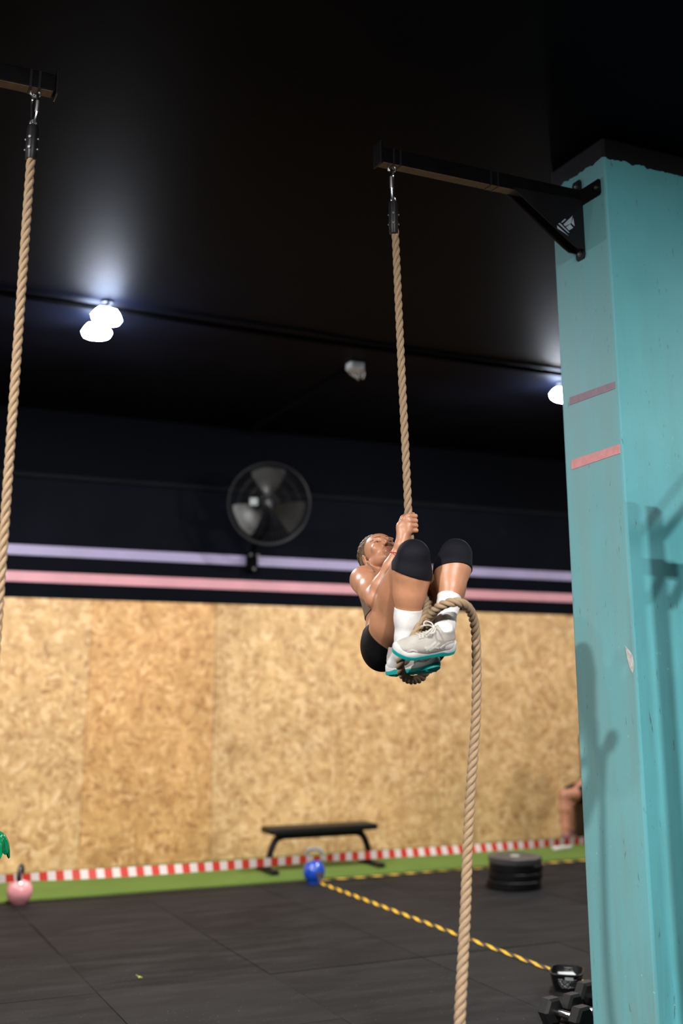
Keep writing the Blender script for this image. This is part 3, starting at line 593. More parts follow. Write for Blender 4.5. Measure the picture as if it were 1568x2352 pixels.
def fist(Wr, ropeC, axis, back, out, s=1.):
    """hand closed on the rope: axis runs up the rope, back points out of the back of the hand, out is where the knuckles are"""
    ax, bk = unit(axis), unit(back); ou = unit(out-ax*(out@ax)); bk = unit(bk-ax*(bk@ax)-ou*((bk-ax*(bk@ax))@ou)); pr = []
    base = ropeC+bk*.030
    pr.append(cone(Wr, base-ou*.022-ax*.012, .024, .023, .015))
    pr += [cone(Wr, ropeC+bk*.031+ou*.004-ax*.022, .024, .018, .015), cone(ropeC+bk*.031+ou*.004-ax*.028, ropeC+bk*.033-ou*.004+ax*.02, .017, .016, .012)]
    mcp = [ropeC+ax*(.034-.0205*i)+bk*(.031-.002*(i == 3))+ou*(.012+.004*(i in (1, 2))) for i in range(4)]
    for i, q_ in enumerate(mcp): pr.append(cone(base-ou*.026-ax*(.004+.006*i), q_, .0155, .0115, .012))
    for i, q_ in enumerate(mcp):
        r = .0102-.0009*(i == 3); z_ = ropeC+ax*((q_-ropeC)@ax-.002)
        pip = z_+ou*.035+bk*.008; dip = z_+ou*.024-bk*.021; tip = z_-ou*.002-bk*.029
        pr += [cone(q_, pip, r+.0012, r, .003), cone(pip, dip, r, r*.92, .002), cone(dip, tip, r*.92, r*.8, .002)]
    t0 = base-ou*.03-ax*.0+bk*-.012; t1 = ropeC-ou*.028+ax*.030-bk*.008; t2 = ropeC-ou*.012+ax*.045-bk*.028; t3 = ropeC+ou*.012+ax*.044-bk*.031
    pr += [cone(t0, t1, .016, .012, .01), cone(t1, t2, .0118, .0105, .002), cone(t2, t3, .0105, .0085, .002)]
    return pr
ropeax = unit(P(935, 1120, 4.905)-P(944, 1250, 4.87))
RH = P(938.5, 1204, 4.882); LH = P(951, 1283, 4.853)
handR = fist(WR, RH, ropeax, cam3(-.45, 0, .9), cam3(.9, .25, .35)); handL = fist(WL, LH, ropeax, cam3(.6, 0, -.7), cam3(-.7, .2, -.6))
def leg(Hp, K, A, side):
    dT, dS = unit(K-Hp), unit(A-K); fr = unit(-dS*.2+dT*.0+np.cross(np.cross(dT, dS), dT)*-1)
    bend = unit(dS-dT*(dS@dT)); fwd = -bend
    bs = unit(-dT-dS*(-dT@dS))
    th = limb([Hp, lerp(Hp, K, .25), lerp(Hp, K, .55), lerp(Hp, K, .85), K], [.088, .086, .076, .064, .060], .03)
    th += [ell(lerp(Hp, K, .45)+bend*.03, (.055, .05, .13), (unit(np.cross(dT, bend)), bend, dT), .03), ell(lerp(Hp, K, .5)+fwd*.02, (.062, .055, .15), (unit(np.cross(dT, bend)), bend, dT), .03)]
    th += [ell(lerp(Hp, K, .60)-RT*.026*side+fwd*.01, (.062, .06, .14), (unit(np.cross(dT, bend)), bend, dT), .03)]
    sh = limb([K, lerp(K, A, .18), lerp(K, A, .42), lerp(K, A, .68), lerp(K, A, .9), A+dS*.03], ([.061, .068, .060, .047, .038, .034] if side > 0 else [.061, .066, .050, .037, .032, .032]), .03)
    sh += [ell(lerp(K, A, .30)+bs*.02, (.056 if side > 0 else .05, .046, .10), (unit(np.cross(dS, bs)), bs, dS), .03), ell(K+unit(-bs+dT*.8)*.016, (.05, .046, .048), (unit(np.cross(dS, bs)), bs, dS), .025), ell(lerp(K, A, .22)+RT*.016*side, (.058, .05, .085), (unit(np.cross(dS, bs)), bs, dS), .03)]
    return th, sh, dT, dS
tR, sR, dTR, dSR = leg(HR, KR, AR, 1); tL, sL, dTL, dSL = leg(HL, KL, AL, -1)
# feet inside the shoes
FTL = [unit(P(914, 1488, 4.44)-P(1044, 1478, 4.52)), unit(cam3(.12, .93, .30))]; FTR = [unit(P(1016, 1526, 4.51)-P(893, 1540, 4.68)), unit(cam3(-.03, .94, -.32))]
for ft in (FTL, FTR): ft[1] = unit(ft[1]-ft[0]*(ft[1]@ft[0]))
OL, OR_ = P(1043, 1494, 4.515), P(890, 1552, 4.69)   # heel bottoms
def footp(O, ft, A): f_, t_ = ft; return [cone(A, O+f_*.045+t_*.045, .034, .030, .02), cone(O+f_*.05+t_*.045, O+f_*.19+t_*.035, .032, .026, .02)]
fields = {}
fields['torso'] = Field(tors, RES); fields['head'] = Field(head, RES)
fields['armR'] = Field(arm(SR, ER, WR, RH)+handR, RES); fields['armL'] = Field(arm(SL, EL, WL, LH)+handL, RES)
fields['tR'], fields['sR'], fields['tL'], fields['sL'] = Field(tR, RES), Field(sR+footp(OR_, FTR, AR), RES), Field(tL, RES), Field(sL+footp(OL, FTL, AL), RES)
lo = np.min([f.i0 for f in fields.values()], 0)-4; hi = np.max([f.i0+f.n for f in fields.values()], 0)+4
body = Field.__new__(Field); body.res = RES; body.i0 = lo; body.n = hi-lo; body.d = np.full(hi-lo, .2, np.float32)
for nm, k in (('torso', 0), ('head', .011), ('armR', .022), ('armL', .022), ('tR', .02), ('tL', .02), ('sR', .006), ('sL', .006)): body.merge(fields[nm], k)
V, F = body.mesh()
bo = mesh_obj('body', V, F, SKIN, who)
tint = np.zeros((len(V), 3), np.float32); Q = V-HO; q_r, q_g, q_n = Q@R0, Q@g0, Q@n0; near = (np.abs(q_r) < .09) & (np.abs(q_n) < .14) & (np.abs(q_g) < .14)
lips = near & (q_g > .078) & (((q_r/.023)**2+((q_n+.056)/.0125)**2) < 1); tint[lips, 0] = .42
for s_ in (1, -1):
    arch = .026+.005*np.cos((q_r*s_-.033)/.022*1.4); brow = near & (q_g > .055) & (np.abs(q_r*s_-.034) < .022) & (np.abs(q_n-arch) < .0036); tint[brow, 1] = .8
    lid = near & (q_g > .07) & (((q_r*s_-.032)/.0155)**2+((q_n-.005)/.0065)**2 < 1); tint[lid, 1] = .55
    no = near & (q_g > .085) & (((q_r*s_-.0055)/.0042)**2+((q_n+.034)/.0045)**2 < 1); tint[no, 1] = .45
at = bo.data.attributes.new('tint', 'FLOAT_VECTOR', 'POINT'); at.data.foreach_set('vector', tint.ravel())
EYEM = N('eye'); ex, ey, ez = EYEM.sep(EYEM.coord('UV')); EYEM.col(EYEM.ramp(ex, [(.0, (.01, .008, .007)), (.16, (.01, .008, .007)), (.18, (.10, .05, .025)), (.36, (.12, .06, .03)), (.40, (.62, .58, .55)), (1, (.6, .55, .52))])); EYEM.sv('Roughness', .12)
for s_ in (1, -1):
    b = MB(); c = hd(s_*.032, .0735, .005); n = 20
    rings = []; uv = []
    for i in range(13):
        a = math.pi*max(i, .02)/12.01; rings.append([c+.0125*(g0*math.cos(a)+math.sin(a)*(R0*math.cos(2*math.pi*j/n)+n0*math.sin(2*math.pi*j/n))) for j in range(n)]); uv += [(min(1, i/5.), 0)]*n
    b.loft(rings, True, False, uv); b.build('eye', EYEM.m, who, True, True)
def garment(name, f_, mt, parent=who): V_, F_ = f_.mesh(); return mesh_obj(name, V_, F_, mt, parent)
def sleeve(th, sh, K, dT, dS, tilt, up_=.060, dn=.072, t=.0045):
    a, b = fields[th].copy(), fields[sh].copy()
    a.clip(K-dT*up_, -dT); b.clip(K+dS*dn, unit(dS+RT*tilt))
    lo_ = np.minimum(a.i0, b.i0)-3; hi_ = np.maximum(a.i0+a.n, b.i0+b.n)+3; c = Field.__new__(Field); c.res = RES; c.i0 = lo_; c.n = hi_-lo_; c.d = np.full(c.n, .2, np.float32)
    c.merge(a, 0); c.merge(b, .012); return c.grow(t)
garment('knee_sleeve', sleeve('tR', 'sR', KR, dTR, dSR, -.2), NEO); garment('knee_sleeve', sleeve('tL', 'sL', KL, dTL, dSL, .22), NEO)
def sock(sh, A, dS, L):
    a = fields[sh].copy(); ann = a.plane(A, dS); a.clip(A-dS*L, -dS); return a.grow(.0035)
garment('sock', sock('sR', AR, dSR, .155), SOCK); garment('sock', sock('sL', AL, dSL, .150), SOCK)
# shorts: pelvis plus the tops of both thighs
sh_ = Field.__new__(Field); sh_.res = RES; l_ = np.min([fields[q_].i0 for q_ in ('torso', 'tR', 'tL')], 0)-3; h_ = np.max([fields[q_].i0+fields[q_].n for q_ in ('torso', 'tR', 'tL')], 0)+3; sh_.i0 = l_; sh_.n = h_-l_; sh_.d = np.full(sh_.n, .2, np.float32)
tor = fields['torso'].copy(); tor.clip(lerp(PEL, CH, .36), spu); sh_.merge(tor, 0)
for nm, Hh, dT_ in (('tR', HR, dTR), ('tL', HL, dTL)):
    a = fields[nm].copy(); a.clip(P(874, 1473, 4.80), unit(UP*.8+RT*.58+CAMW*.2)) if nm == 'tR' else a.clip(Hh+dT_*.08, dT_); sh_.merge(a, .02)
garment('shorts', sh_.grow(.0045), SHORT)
tp_ = fields['torso'].copy(); tp_.clip(CH-spu*.075, -spu).clip(CH+spu*.05, spu); garment('sports_top', tp_.grow(.004), TOPM)
bvb = BVHTree.FromPolygons([tuple(v) for v in V], [tuple(int(q_) for q_ in f_) for f_ in F])
def skin_at(p, d, far=.3):
    h_, nr, _, _ = bvb.ray_cast(Vector(np.asarray(p)+np.asarray(d)*far), Vector(-np.asarray(d))); return np.array(h_)+np.array(nr)*.001 if h_ is not None else np.asarray(p, float)
for s_, S in ((-1, SR), (1, SL)):
    a = lerp(S, NB, .22); bk_ = unit(-Fd+UP*.5)
    cpt = [skin_at(a+UP*.0+Fd*.02, unit(Fd+UP*1.2), .12), skin_at(a, UP, .15), skin_at(a-Fd*.02, unit(UP-Fd*.8), .15), skin_at(a-Fd*.03-UP*.05, bk_, .2), skin_at(CH+spu*.05+Ld*s_*.07, -Fd, .3)]
    MB().tube(spline(cpt, 8), .0036, 8).build('shoulder_strap', TOPM, who, True)
# hair: a cap over the skull, combed back in ridges, with a knot behind
hf = [ell(hd(0, -.025, .040), (.078, .096, .088), HX, .012), ell(hd(0, -.045, .0), (.07, .066, .07), HX, .02), ell(hd(0, -.135, .02), (.034, .038, .036), HX, .02), ell(hd(0, -.15, -.02), (.024, .026, .04), HX, .02)]
for i in range(9):
    a0 = -1.25+2.5*i/8
    pts = [hd(math.sin(a0)*.079*math.sin(th_), -.025+.097*math.cos(th_), .040+.090*math.sin(th_)*math.cos(a0)) for th_ in np.linspace(.75, 2.9, 9)]
    hf += limb(pts, [.006, .0075, .0085, .009, .009, .0085, .008, .0075, .007], .004)
hfd = Field(hf, .0027)
hfd.clip(hd(0, .052, .06), unit(g0+n0*-.62)).clip(hd(.0, -.01, .0), unit(g0*.55-n0*.83)) if False else None
X, Y, Z = hfd.axes((0, 0, 0), hfd.n)
pr_ = lambda ax: (X-np.float32(HO[0]))*np.float32(ax[0])+(Y-np.float32(HO[1]))*np.float32(ax[1])+(Z-np.float32(HO[2]))*np.float32(ax[2])
gg, nn_, rr_ = pr_(g0), pr_(n0), pr_(R0)
front = np.maximum(gg-(.012+np.float32(.62)*(nn_-.0)-7.*rr_*rr_*0), -(nn_+.055))          # hairline slopes back from forehead to ear
cutg = np.where(nn_ > .03, gg-(.062+.42*(nn_-.03)-4.2*rr_**2), gg-(.022+.9*(nn_-0.)))
hfd.d = np.maximum(hfd.d, np.minimum(cutg*.8, .05).astype(np.float32)); hfd.d = np.maximum(hfd.d, (-(nn_+.06)).astype(np.float32))
garment('hair', hfd, HAIR)
def ring(c, ax, r, th_, nm, mt, sq=1.):
    a, b, d = frame(ax); MB().tube([c+a*r*math.cos(q_)+b*r*sq*math.sin(q_) for q_ in np.linspace(0, 2*math.pi, 28, False)], th_, 6, True, ref=tuple(d)).build(nm, mt, who, True)
fa_ = unit(WR-ER); ring(lerp(ER, WR, .82), unit(fa_+cam3(.25, .1, 0)), .0315, .0016, 'bracelet', REDS); ring(lerp(ER, WR, .85), unit(fa_-cam3(.3, .0, .2)), .0315, .0014, 'bracelet', REDS)
# ------------------------------------------------------------------ shoes
def shoe(O, ft, mirror, label):
    f_, t_ = ft; s_ = np.cross(t_, f_)*mirror     # s_: lateral side
    Lg = .268
    def W_(x, y, z): return O+f_*x+s_*y+t_*z
    def spring(x): return .016*max(0, (x-.19)/.08)**2+.006*max(0, (.03-x)/.03)**2
    def hw(x):   # half widths of the sole, lateral and medial
        u = x/Lg; ctrl = [(0, .012), (.04, .026), (.15, .034), (.35, .033), (.55, .041), (.72, .048), (.85, .043), (.95, .028), (1, .010)]
        return np.interp(u, [c[0] for c in ctrl], [c[1] for c in ctrl])
    xs = np.linspace(0, Lg, 25)
    def layer(z, sc, inset=0., wave=None):
        lat = [(x, hw(x)*sc) for x in xs]; med = [(x, -hw(x)*sc*.93) for x in xs[::-1]]; cx = Lg/2
        return [W_(cx+(x-cx)*(1-inset), y, z+spring(x)+(wave(x) if wave else 0)) for x, y in lat+med]
    t = mesh_obj('shoe', [O], [], SHOEU, who) if False else None
    up = [ell(W_(.055, 0, .058), (.033, .046, .040), (s_, f_, t_), .02), cone(W_(.05, 0, .075), W_(.052, 0, .098), .038, .035, .015),
          cone(W_(.09, 0, .062), W_(.165, .001, .044), .036, .034, .025), ell(W_(.195, .002, .036+.004), (.043, .062, .026), (s_, f_, t_), .02), ell(W_(.15, 0, .034), (.040, .07, .028), (s_, f_, t_), .025),
          cone(W_(.06, 0, .035), W_(.13, 0, .034), .034, .036, .02), ell(W_(.085, 0, .094), (.024, .016, .022), (s_, f_, unit(t_+f_*.35)), .012),
          sub(cone(W_(.056, 0, .085), W_(.052, 0, .15), .029, .034, .004))]
    uf = Field(up, .0024); uf.clip(W_(0, 0, .018), -t_); V_, F_ = uf.mesh(); U = mesh_obj('shoe', V_, F_, SHOEU, who); U['label'] = label
    bvh = BVHTree.FromPolygons([tuple(v) for v in V_], [tuple(int(q_) for q_ in f__) for f__ in F_])
    wv = lambda x: .004*math.sin(x*75)+.008*max(0, (.05-x)/.05)
    b = MB(); b.loft([layer(.009, .98), layer(.014, 1.03, 0, lambda x: 0), layer(.024, 1.04, 0, wv), layer(.033, .97, .02, wv), layer(.034, .80, .1, wv)]); b.build('midsole', MIDS, U, True)
    tw = lambda x: .006*max(0, 1-abs(x-.07)/.025)+.003*max(0, (x-.2)/.06)
    b = MB(); b.loft([layer(-.004, .86, .04), layer(-.002, .99, .005), layer(.008, 1.05, -.006, tw), layer(.013, 1.05, -.004, tw), layer(.0135, .9, .02)]); b.build('outsole', TEAL, U, True)
    tr = MB()
    for k in range(8): x = .03+.028*k; tr.box((0, 0, 0), (.0, .0, .0)) if False else tr.tube([W_(x, -hw(x)*.8, -.003+spring(x)), W_(x, hw(x)*.8, -.003+spring(x))], .0035, 6)
    tr.build('tread', TEAL, U)
    # laces across the throat, bow at the top
    def top(x, y, lift=.002):
        h_, nrm, _, _ = bvh.ray_cast(Vector(W_(x, y, .2)), Vector(-t_)); return (np.array(h_)+np.array(nrm)*lift) if h_ is not None else W_(x, y, .07)
    def sidep(x, z, lift=.0015, sg=1):
        h_, nrm, _, _ = bvh.ray_cast(Vector(W_(x, sg*.15, z)), Vector(-s_*sg)); return (np.array(h_)+np.array(nrm)*lift) if h_ is not None else W_(x, sg*.035, z)
    lc = MB()
    for k in range(5):
        x = .108+.0135*k; lc.tube([top(x+.006*abs(j)/3, .0062*j, .0028) for j in range(-3, 4)], .0026, 6)
    for sg in (1, -1):
        p0 = top(.098, 0, .006); lc.tube(spline([p0, p0+t_*.010+s_*sg*.022+f_*.006, p0+t_*.006+s_*sg*.044+f_*.022, p0-t_*.004+s_*sg*.034+f_*.03, p0+t_*.002+s_*sg*.012+f_*.01, p0], 6), .0028, 6)
        lc.tube(spline([p0, p0+t_*.006+s_*sg*.014+f_*.02, p0-t_*.006+s_*sg*.028+f_*.045], 6), .0024, 6)
    lc.build('laces', SHOEP, U, True)
    def band(pts, w, nm, mt, sg=1):
        q_ = MB(); rings = []
        c = spline([(x, z, 0) for x, z in pts], 6)
        for i, p in enumerate(c):
            d = unit(c[min(i+1, len(c)-1)]-c[max(i-1, 0)]); pe = np.array([-d[1], d[0], 0])*w/2
            A_, B_ = p+pe, p-pe; rings.append([sidep(A_[0], A_[1], -.0005, sg), sidep(A_[0], A_[1], .0022, sg), sidep(B_[0], B_[1], .0022, sg), sidep(B_[0], B_[1], -.0005, sg)])
        q_.loft(rings); q_.build(nm, mt, U, True)
    for sg in (1, -1):
        band([(.15, .040), (.125, .055), (.105, .068)], .008, 'side_stripe', SHOEP, sg); band([(.135, .037), (.11, .050), (.09, .064)], .008, 'side_stripe', SHOEP, sg); band([(.09, .042), (.12, .050), (.155, .050)], .007, 'side_stripe', SHOEP, sg)
        band([(.012, .05), (.035, .062), (.06, .058), (.085, .04)], .008, 'heel_overlay', SHOEP, sg); band([(.225, .035), (.205, .045), (.185, .038)], .005, 'toe_overlay', SHOEP, sg)
    tg = MB(); tg.loft([[top(x, y, -.001) for y in (-.017, -.006, .006, .017)]+[top(x, y, .0016) for y in (.017, .006, -.006, -.017)] for x in np.linspace(.098, .168, 8)]); tg.build('tongue', SHOEG, U, True)
    return U
shoe(OL, FTL, 1, 'shoe across the top, toe to the left'); shoe(OR_, FTR, -1, 'lower shoe resting on the rope loop')
# ------------------------------------------------------------------ kettlebells
def kettlebell(c, name_label, paint, hmat, ang, r=.093):
    t = thing('kettlebell', name_label, 'kettlebell', c); b = MB().at(c)
    prof = [(.0, 0.), (.05, 0.), (.056, .003)]+[(r*math.sin(a), .096-r*math.cos(a)*1.04) for a in np.linspace(.66, 3.0, 24)]+[(.0, .096+r*1.04)]
    b.lathe(prof, 40).build('body', paint, t, True); a = np.array([math.cos(ang), math.sin(ang), 0]); z = np.array([0, 0, 1.]); c = np.array(c)
    pts = spline([c+a*.045+z*.165, c+a*.066+z*.205, c+a*.06+z*.252, c+a*.03+z*.272, c-a*.03+z*.272, c-a*.06+z*.252, c-a*.066+z*.205, c-a*.045+z*.165], 7)
    rad = [.0195-.003*math.sin(math.pi*i/(len(pts)-1)) for i in range(len(pts))]; MB().tube(pts, rad, 14).build('handle', hmat, t, True)
    return t, c
def kb_paint(name, c, spot):
    k = N(name); v = k.coord(); x = k.ramp(k.noise(v, 60, 2), [(.73, (0, 0, 0)), (.76, (1, 1, 1))]); k.col(k.mix(x, c, spot)); k.sv('Roughness', .2); k.sv('Coat Weight', .8); k.sv('Coat Roughness', .06); return k.m
HND = mat('worn dark steel', (.07, .07, .072), .35, .7)
kettlebell(KBP, 'pink kettlebell with worn grey handle, edge on, at the turf edge', kb_paint('chipped pink paint', (.74, .30, .315), (.12, .03, .03)), HND, PSI*-1+math.pi/2+.1, .1)
_, kc = kettlebell(KBB, 'blue kettlebell with grey handle where the hazard tape starts', kb_paint('chipped blue paint', (.006, .06, .42), (.03, .03, .05)), mat('grey steel handle', (.2, .2, .19), .5, .3), -PSI)
kp = MB().at(kc+np.array([0, 0, .075])+unit(np.array([.1, -1, 0]))*.088, unit(np.array([1, .1, 0])), (0, 0, 1), unit(np.array([.1, -1, .0]))); kp.prism([(-.04, .012), (-.015, .03), (.03, .026), (.038, .005), (.012, -.022), (-.02, -.004)], -.012, .007)
kp.build('worn_emblem', mat('worn dark print', (.06, .04, .05), .6), bpy.data.objects['kettlebell.001'])
# ------------------------------------------------------------------ bumper plates
PLB = mat('black bumper rubber', (.004, .004, .005), .5, 0, .2, 20, .1, 60, .2); PC = np.array([5.535, 8.51, 0]); z = .0
for i, (dx, th_, r) in enumerate(((-.02, .068, .225), (.004, .06, .222), (.012, .06, .222), (.006, .055, .222))):
    c = PC+np.array([dx, .3*dx, z]); t = thing('weight_plate', ('bottom black weight plate of the stack, widest, on the mats', 'second black weight plate up in the stack', 'third black weight plate up in the stack', 'top black weight plate of the stack, grey face and shiny hub')[i], 'weight plate', c, 'stacked weight plates')
    b = MB().at(c); b.lathe([(.026, .004), (.1, .006), (.16, .006), (.17, .001), (r-.006, .001), (r, .007), (r, th_-.007), (r-.006, th_-.001), (.17, th_-.001), (.16, th_-.008), (.1, th_-.008), (.07, th_-.003), (.026, th_-.003)], 48); b.build('rim', PLB if i < 3 else mat('grey scuffed rubber', (.045, .042, .044), .5), t, True)
    MB().at(c).lathe([(.025, .003), (.036, .001), (.038, th_+.0004), (.025, th_+.0005)], 24).build('hub', mat('brushed steel hub', (.75, .75, .74), .45, .6), t, True); z += th_+.0005
# ------------------------------------------------------------------ flat bench
BC = np.array([4.425, 10.02, 0]); bn = thing('flat_bench', 'black flat exercise bench in front of the chipboard wall', 'bench', BC)
PAD = mat('black vinyl pad', (.005, .005, .005), .45, 0, .18, 9, .1, 60, .25); MB().at(BC+np.array([0, 0, .0055])).box((0, 0, .355), (1.06, .27, .055), .018).build('pad', PAD, bn, True)
MB().at(BC+np.array([0, 0, .0055])).box((0, 0, .302), (.86, .06, .05), .006).build('frame', BLACK, bn)
for s_ in (-1, 1):
    MB().at(BC+np.array([0, 0, .0055])).tube(spline([(s_*.37, 0, .30), (s_*.43, 0, .275), (s_*.48, 0, .18), (s_*.51, 0, .03)], 8), .030, 10).build('leg', BLACK, bn, True)
    MB().at(BC+np.array([0, 0, .0055])).box((s_*.52, 0, .033), (.065, .42, .035), .008).build('foot_bar', BLACK, bn)
    for e_ in (-1, 1): MB().at(BC+np.array([0, 0, .0055])).box((s_*.52, e_*.2, .028), (.075, .045, .03), .006).build('rubber_foot', BLACKPLASTIC, bn)
# ------------------------------------------------------------------ basket with papers
bk = on(1303, 2269, 2, 0.0); ba_ = math.radians(-40); bs = thing('basket', 'small black plastic lattice basket on the hazard tape', 'basket', bk)
def oval(w, d, z, n=40, p=4.):
    o_ = []
    for i in range(n):
        a = 2*math.pi*i/n; c_, s_ = math.cos(a), math.sin(a); o_.append((w*math.copysign(abs(c_)**(2/p), c_), d*math.copysign(abs(s_)**(2/p), s_), z))
    return o_
B0, B1, BZ = (.070, .098), (.086, .118), .086
def bw(z): t = z/BZ; return B0[0]+(B1[0]-B0[0])*t, B0[1]+(B1[1]-B0[1])*t
q = MB().rz(bk, ba_); q.loft([oval(*B0, .002), oval(*B0, .006)]); q.loft([oval(B0[0]-.001, B0[1]-.001, .002), oval(*bw(.02), .02), oval(bw(.02)[0]-.003, bw(.02)[1]-.003, .02), oval(B0[0]-.004, B0[1]-.004, .006)]); q.build('base', BLACKPLASTIC, bs)
q = MB().rz(bk, ba_); q.loft([oval(*bw(.068), .068), oval(*bw(.088), .088), oval(B1[0]+.006, B1[1]+.006, .09), oval(B1[0]+.006, B1[1]+.006, .084), oval(B1[0]-.003, B1[1]-.003, .092), oval(bw(.068)[0]-.003, bw(.068)[1]-.003, .068)], False, True); q.build('rim', BLACKPLASTIC, bs)
q = MB().rz(bk, ba_); n_ = 56
for i in range(n_):
    for s_ in (1, -1):
        pts = []
        for j in range(5):
            zz = .018+.052*j/4; o_ = oval(*bw(zz), zz, n_*4); pts.append(o_[int(i*4+s_*j*2.2) % (n_*4)])
        q.tube(pts, .0022, 4)
o = q.build('lattice', BLACKPLASTIC, bs); o['kind'] = 'stuff'
for s_ in (-1, 1): MB().rz(bk, ba_).box((0, s_*(.114), .072), (.05, .004, .014)).build('label_slot', mat('white label', (.5, .5, .5), .6), bs) if s_ > 0 else MB().rz(bk, ba_).box((.02, -.1145, .071), (.045, .004, .015)).build('label_slot', mat('white label strip', (.45, .45, .45), .6), bs)
pp = thing('paper_stack', 'small stack of white paper inside the black basket', 'paper', bk+np.array([0, 0, .006])); q = MB().rz(bk, ba_+.25)
for i in range(6): q.rz(bk, ba_+.25+.03*(i % 3)); q.box((.004*(i % 2), 0, .012+.0105*i), (.085, .11, .0095))
q.build('sheets', mat('white paper', (.62, .64, .66), .7), pp)
# ------------------------------------------------------------------ dumbbells
DB = mat('black rubber dumbbell head', (.010, .0095, .010), .55, 0, .2, 30, .12, 60, .3)
def dumbbell(c, ang, label, R=.068, hl=.075, grip=.13, roll=0.):
    c = np.array(c, float); t = thing('dumbbell', label, 'dumbbell', c); ax = np.array([math.cos(ang), math.sin(ang), 0]); sd = np.array([-ax[1], ax[0], 0]); z = np.array([0, 0, 1.]); apo = R*math.cos(math.pi/6)
    o_ = c+z*apo
    for s_ in (-1, 1):
        b = MB().at(o_, sd, z, ax); rings = []
        for x, k in ((grip/2, .80), (grip/2+.012, .99), (grip/2+.016, 1.), (grip/2+hl-.016, 1.), (grip/2+hl-.012, .99), (grip/2+hl, .80)):
            rings.append([(R*k*math.cos(math.pi/3*j), R*k*math.sin(math.pi/3*j), s_*x) for j in range(6)])
        b.loft(rings); b.build('head', DB, t)
    pr = [(grip*u, .0155+.004*math.cos(u*math.pi*1.9)**2*0+(.003*math.sin(math.pi*(u+.5)))) for u in np.linspace(-.52, .52, 14)]
    MB().at(o_, sd, z, ax).tube([(0, 0, x) for x, r in pr], [r for x, r in pr], 16).build('handle', CHROME, t, True)
for (px, py, zz_, ang, R_, lb) in ((1299, 2331, .059, -1.36, .068, 'front black hex dumbbell on the mats beside the pillar'), (1349, 2319, .059, -1.33, .066, 'black hex dumbbell behind the front one, partly hidden by the pillar'), (1381, 2297, .068, -1.36, .079, 'rearmost black hex dumbbell at the pillar edge, below the basket')):
    c_ = on(px, py, 2, zz_); dumbbell((c_[0], c_[1], 0), ang, lb, R_, .07, .128)
# a scrap of green on the mats
sp = on(320, 2247, 2, 0.0); q = MB().at(sp+np.array([0, 0, .006])); q.sphere((0, 0, 0), (.008, .007, .006), 10, 6); q.tube([(0, 0, .002), (-.012, .006, .009), (-.017, .012, .012)], .0015, 5); q.tube([(.004, 0, .0), (.015, -.006, -.003)], .002, 5)
tag(q.build('plant_scrap', mat('yellow green scrap', (.38, .40, .07), .6), None, True), 'tiny yellow green scrap lying on the black mats', 'scrap')
# ------------------------------------------------------------------ glossy green cloth at the left edge, over a stand that is out of the picture
gc = P(-20, 1925, 4.75); stn = thing('stand', 'black post on a round base just past the left edge, under the green cloth', 'stand', (gc[0], gc[1], 0))
MB().at((gc[0], gc[1], 0)).lathe([(.15, 0), (.15, .012), (.03, .03), (.018, .04), (.018, gc[2]+.02), (.0, gc[2]+.022)], 28).build('post', BLACK, stn, True)
GRN = N('glossy green satin'); GRN.col(GRN.ramp(GRN.noise(GRN.coord(), 10), [(.3, (.0, .12, .045)), (.7, (.0, .20, .075))])); GRN.sv('Roughness', .16); GRN.sv('Coat Weight', .5)
rings = []; ng = 48
for i, tt in enumerate(np.linspace(0, 1, 12)):
    rr = []
    for j in range(ng):
        a = 2*math.pi*j/ng; r = .010+.064*math.sin(tt*math.pi/2)**.85*(1+.10*math.sin(3*a+.6)*tt)+.006*tt*math.sin(11*a); zz = gc[2]+.032-.088*(1-math.cos(tt*math.pi/2))-.016*tt**6*(math.sin(9*a)+.7*math.sin(5*a+1))
        rr.append((gc[0]+r*math.cos(a), gc[1]+r*math.sin(a), zz))
    rings.append(rr)
inn = [[(gc[0]+(p[0]-gc[0])*.94, gc[1]+(p[1]-gc[1])*.94, p[2]-.006) for p in r] for r in rings[::-1]]
tag(MB().loft(rings+inn, True).build('green_cloth', GRN.m, None, True), 'glossy green cloth jutting in at the left edge above the pink kettlebell', 'cloth')
# ------------------------------------------------------------------ seated spectator, mostly behind the pillar
sx = on(1300, 1957, 1, 10.08); S0 = np.array([sx[0], sx[1], 0.]); bxw = thing('plyo_box', 'dark wooden box seat by the wall behind the pillar', 'box', S0+np.array([.62, .30, 0]))
MB().at(S0+np.array([.80, .32, .0155])).box((0, 0, .215), (.6, .5, .43), .006).build('box_shell', mat('dark stained plywood', (.022, .016, .010), .6), bxw)
sit = thing('person', 'seated person in dark clothes and white shoes, mostly hidden by the pillar', 'person', S0+np.array([.5, .2, 0]))
def sp_(x, y, z): return S0+np.array([x, y, z])
SKR = .009; zz = np.eye(3); bp = []
hipL, hipR = sp_(.56, .18, .53), sp_(.56, .40, .53); kn1, kn2 = sp_(.04, .05, .53), sp_(.34, .36, .53); an1, an2 = sp_(.02, .02, .10), sp_(.32, .33, .10)
legs_ = []
for h_, k_, a_ in ((hipL, kn1, an1), (hipR, kn2, an2)): legs_ += limb([h_, lerp(h_, k_, .5), k_], [.088, .075, .06], .03)+limb([k_, lerp(k_, a_, .3), lerp(k_, a_, .7), a_], [.057, .058, .042, .036], .02)+[cone(a_, a_+np.array([-.12, -.03, -.05]), .038, .03, .02)]
ch_ = sp_(.62, .28, .93); nk = sp_(.62, .28, 1.14); hd_ = sp_(.57, .28, 1.28)
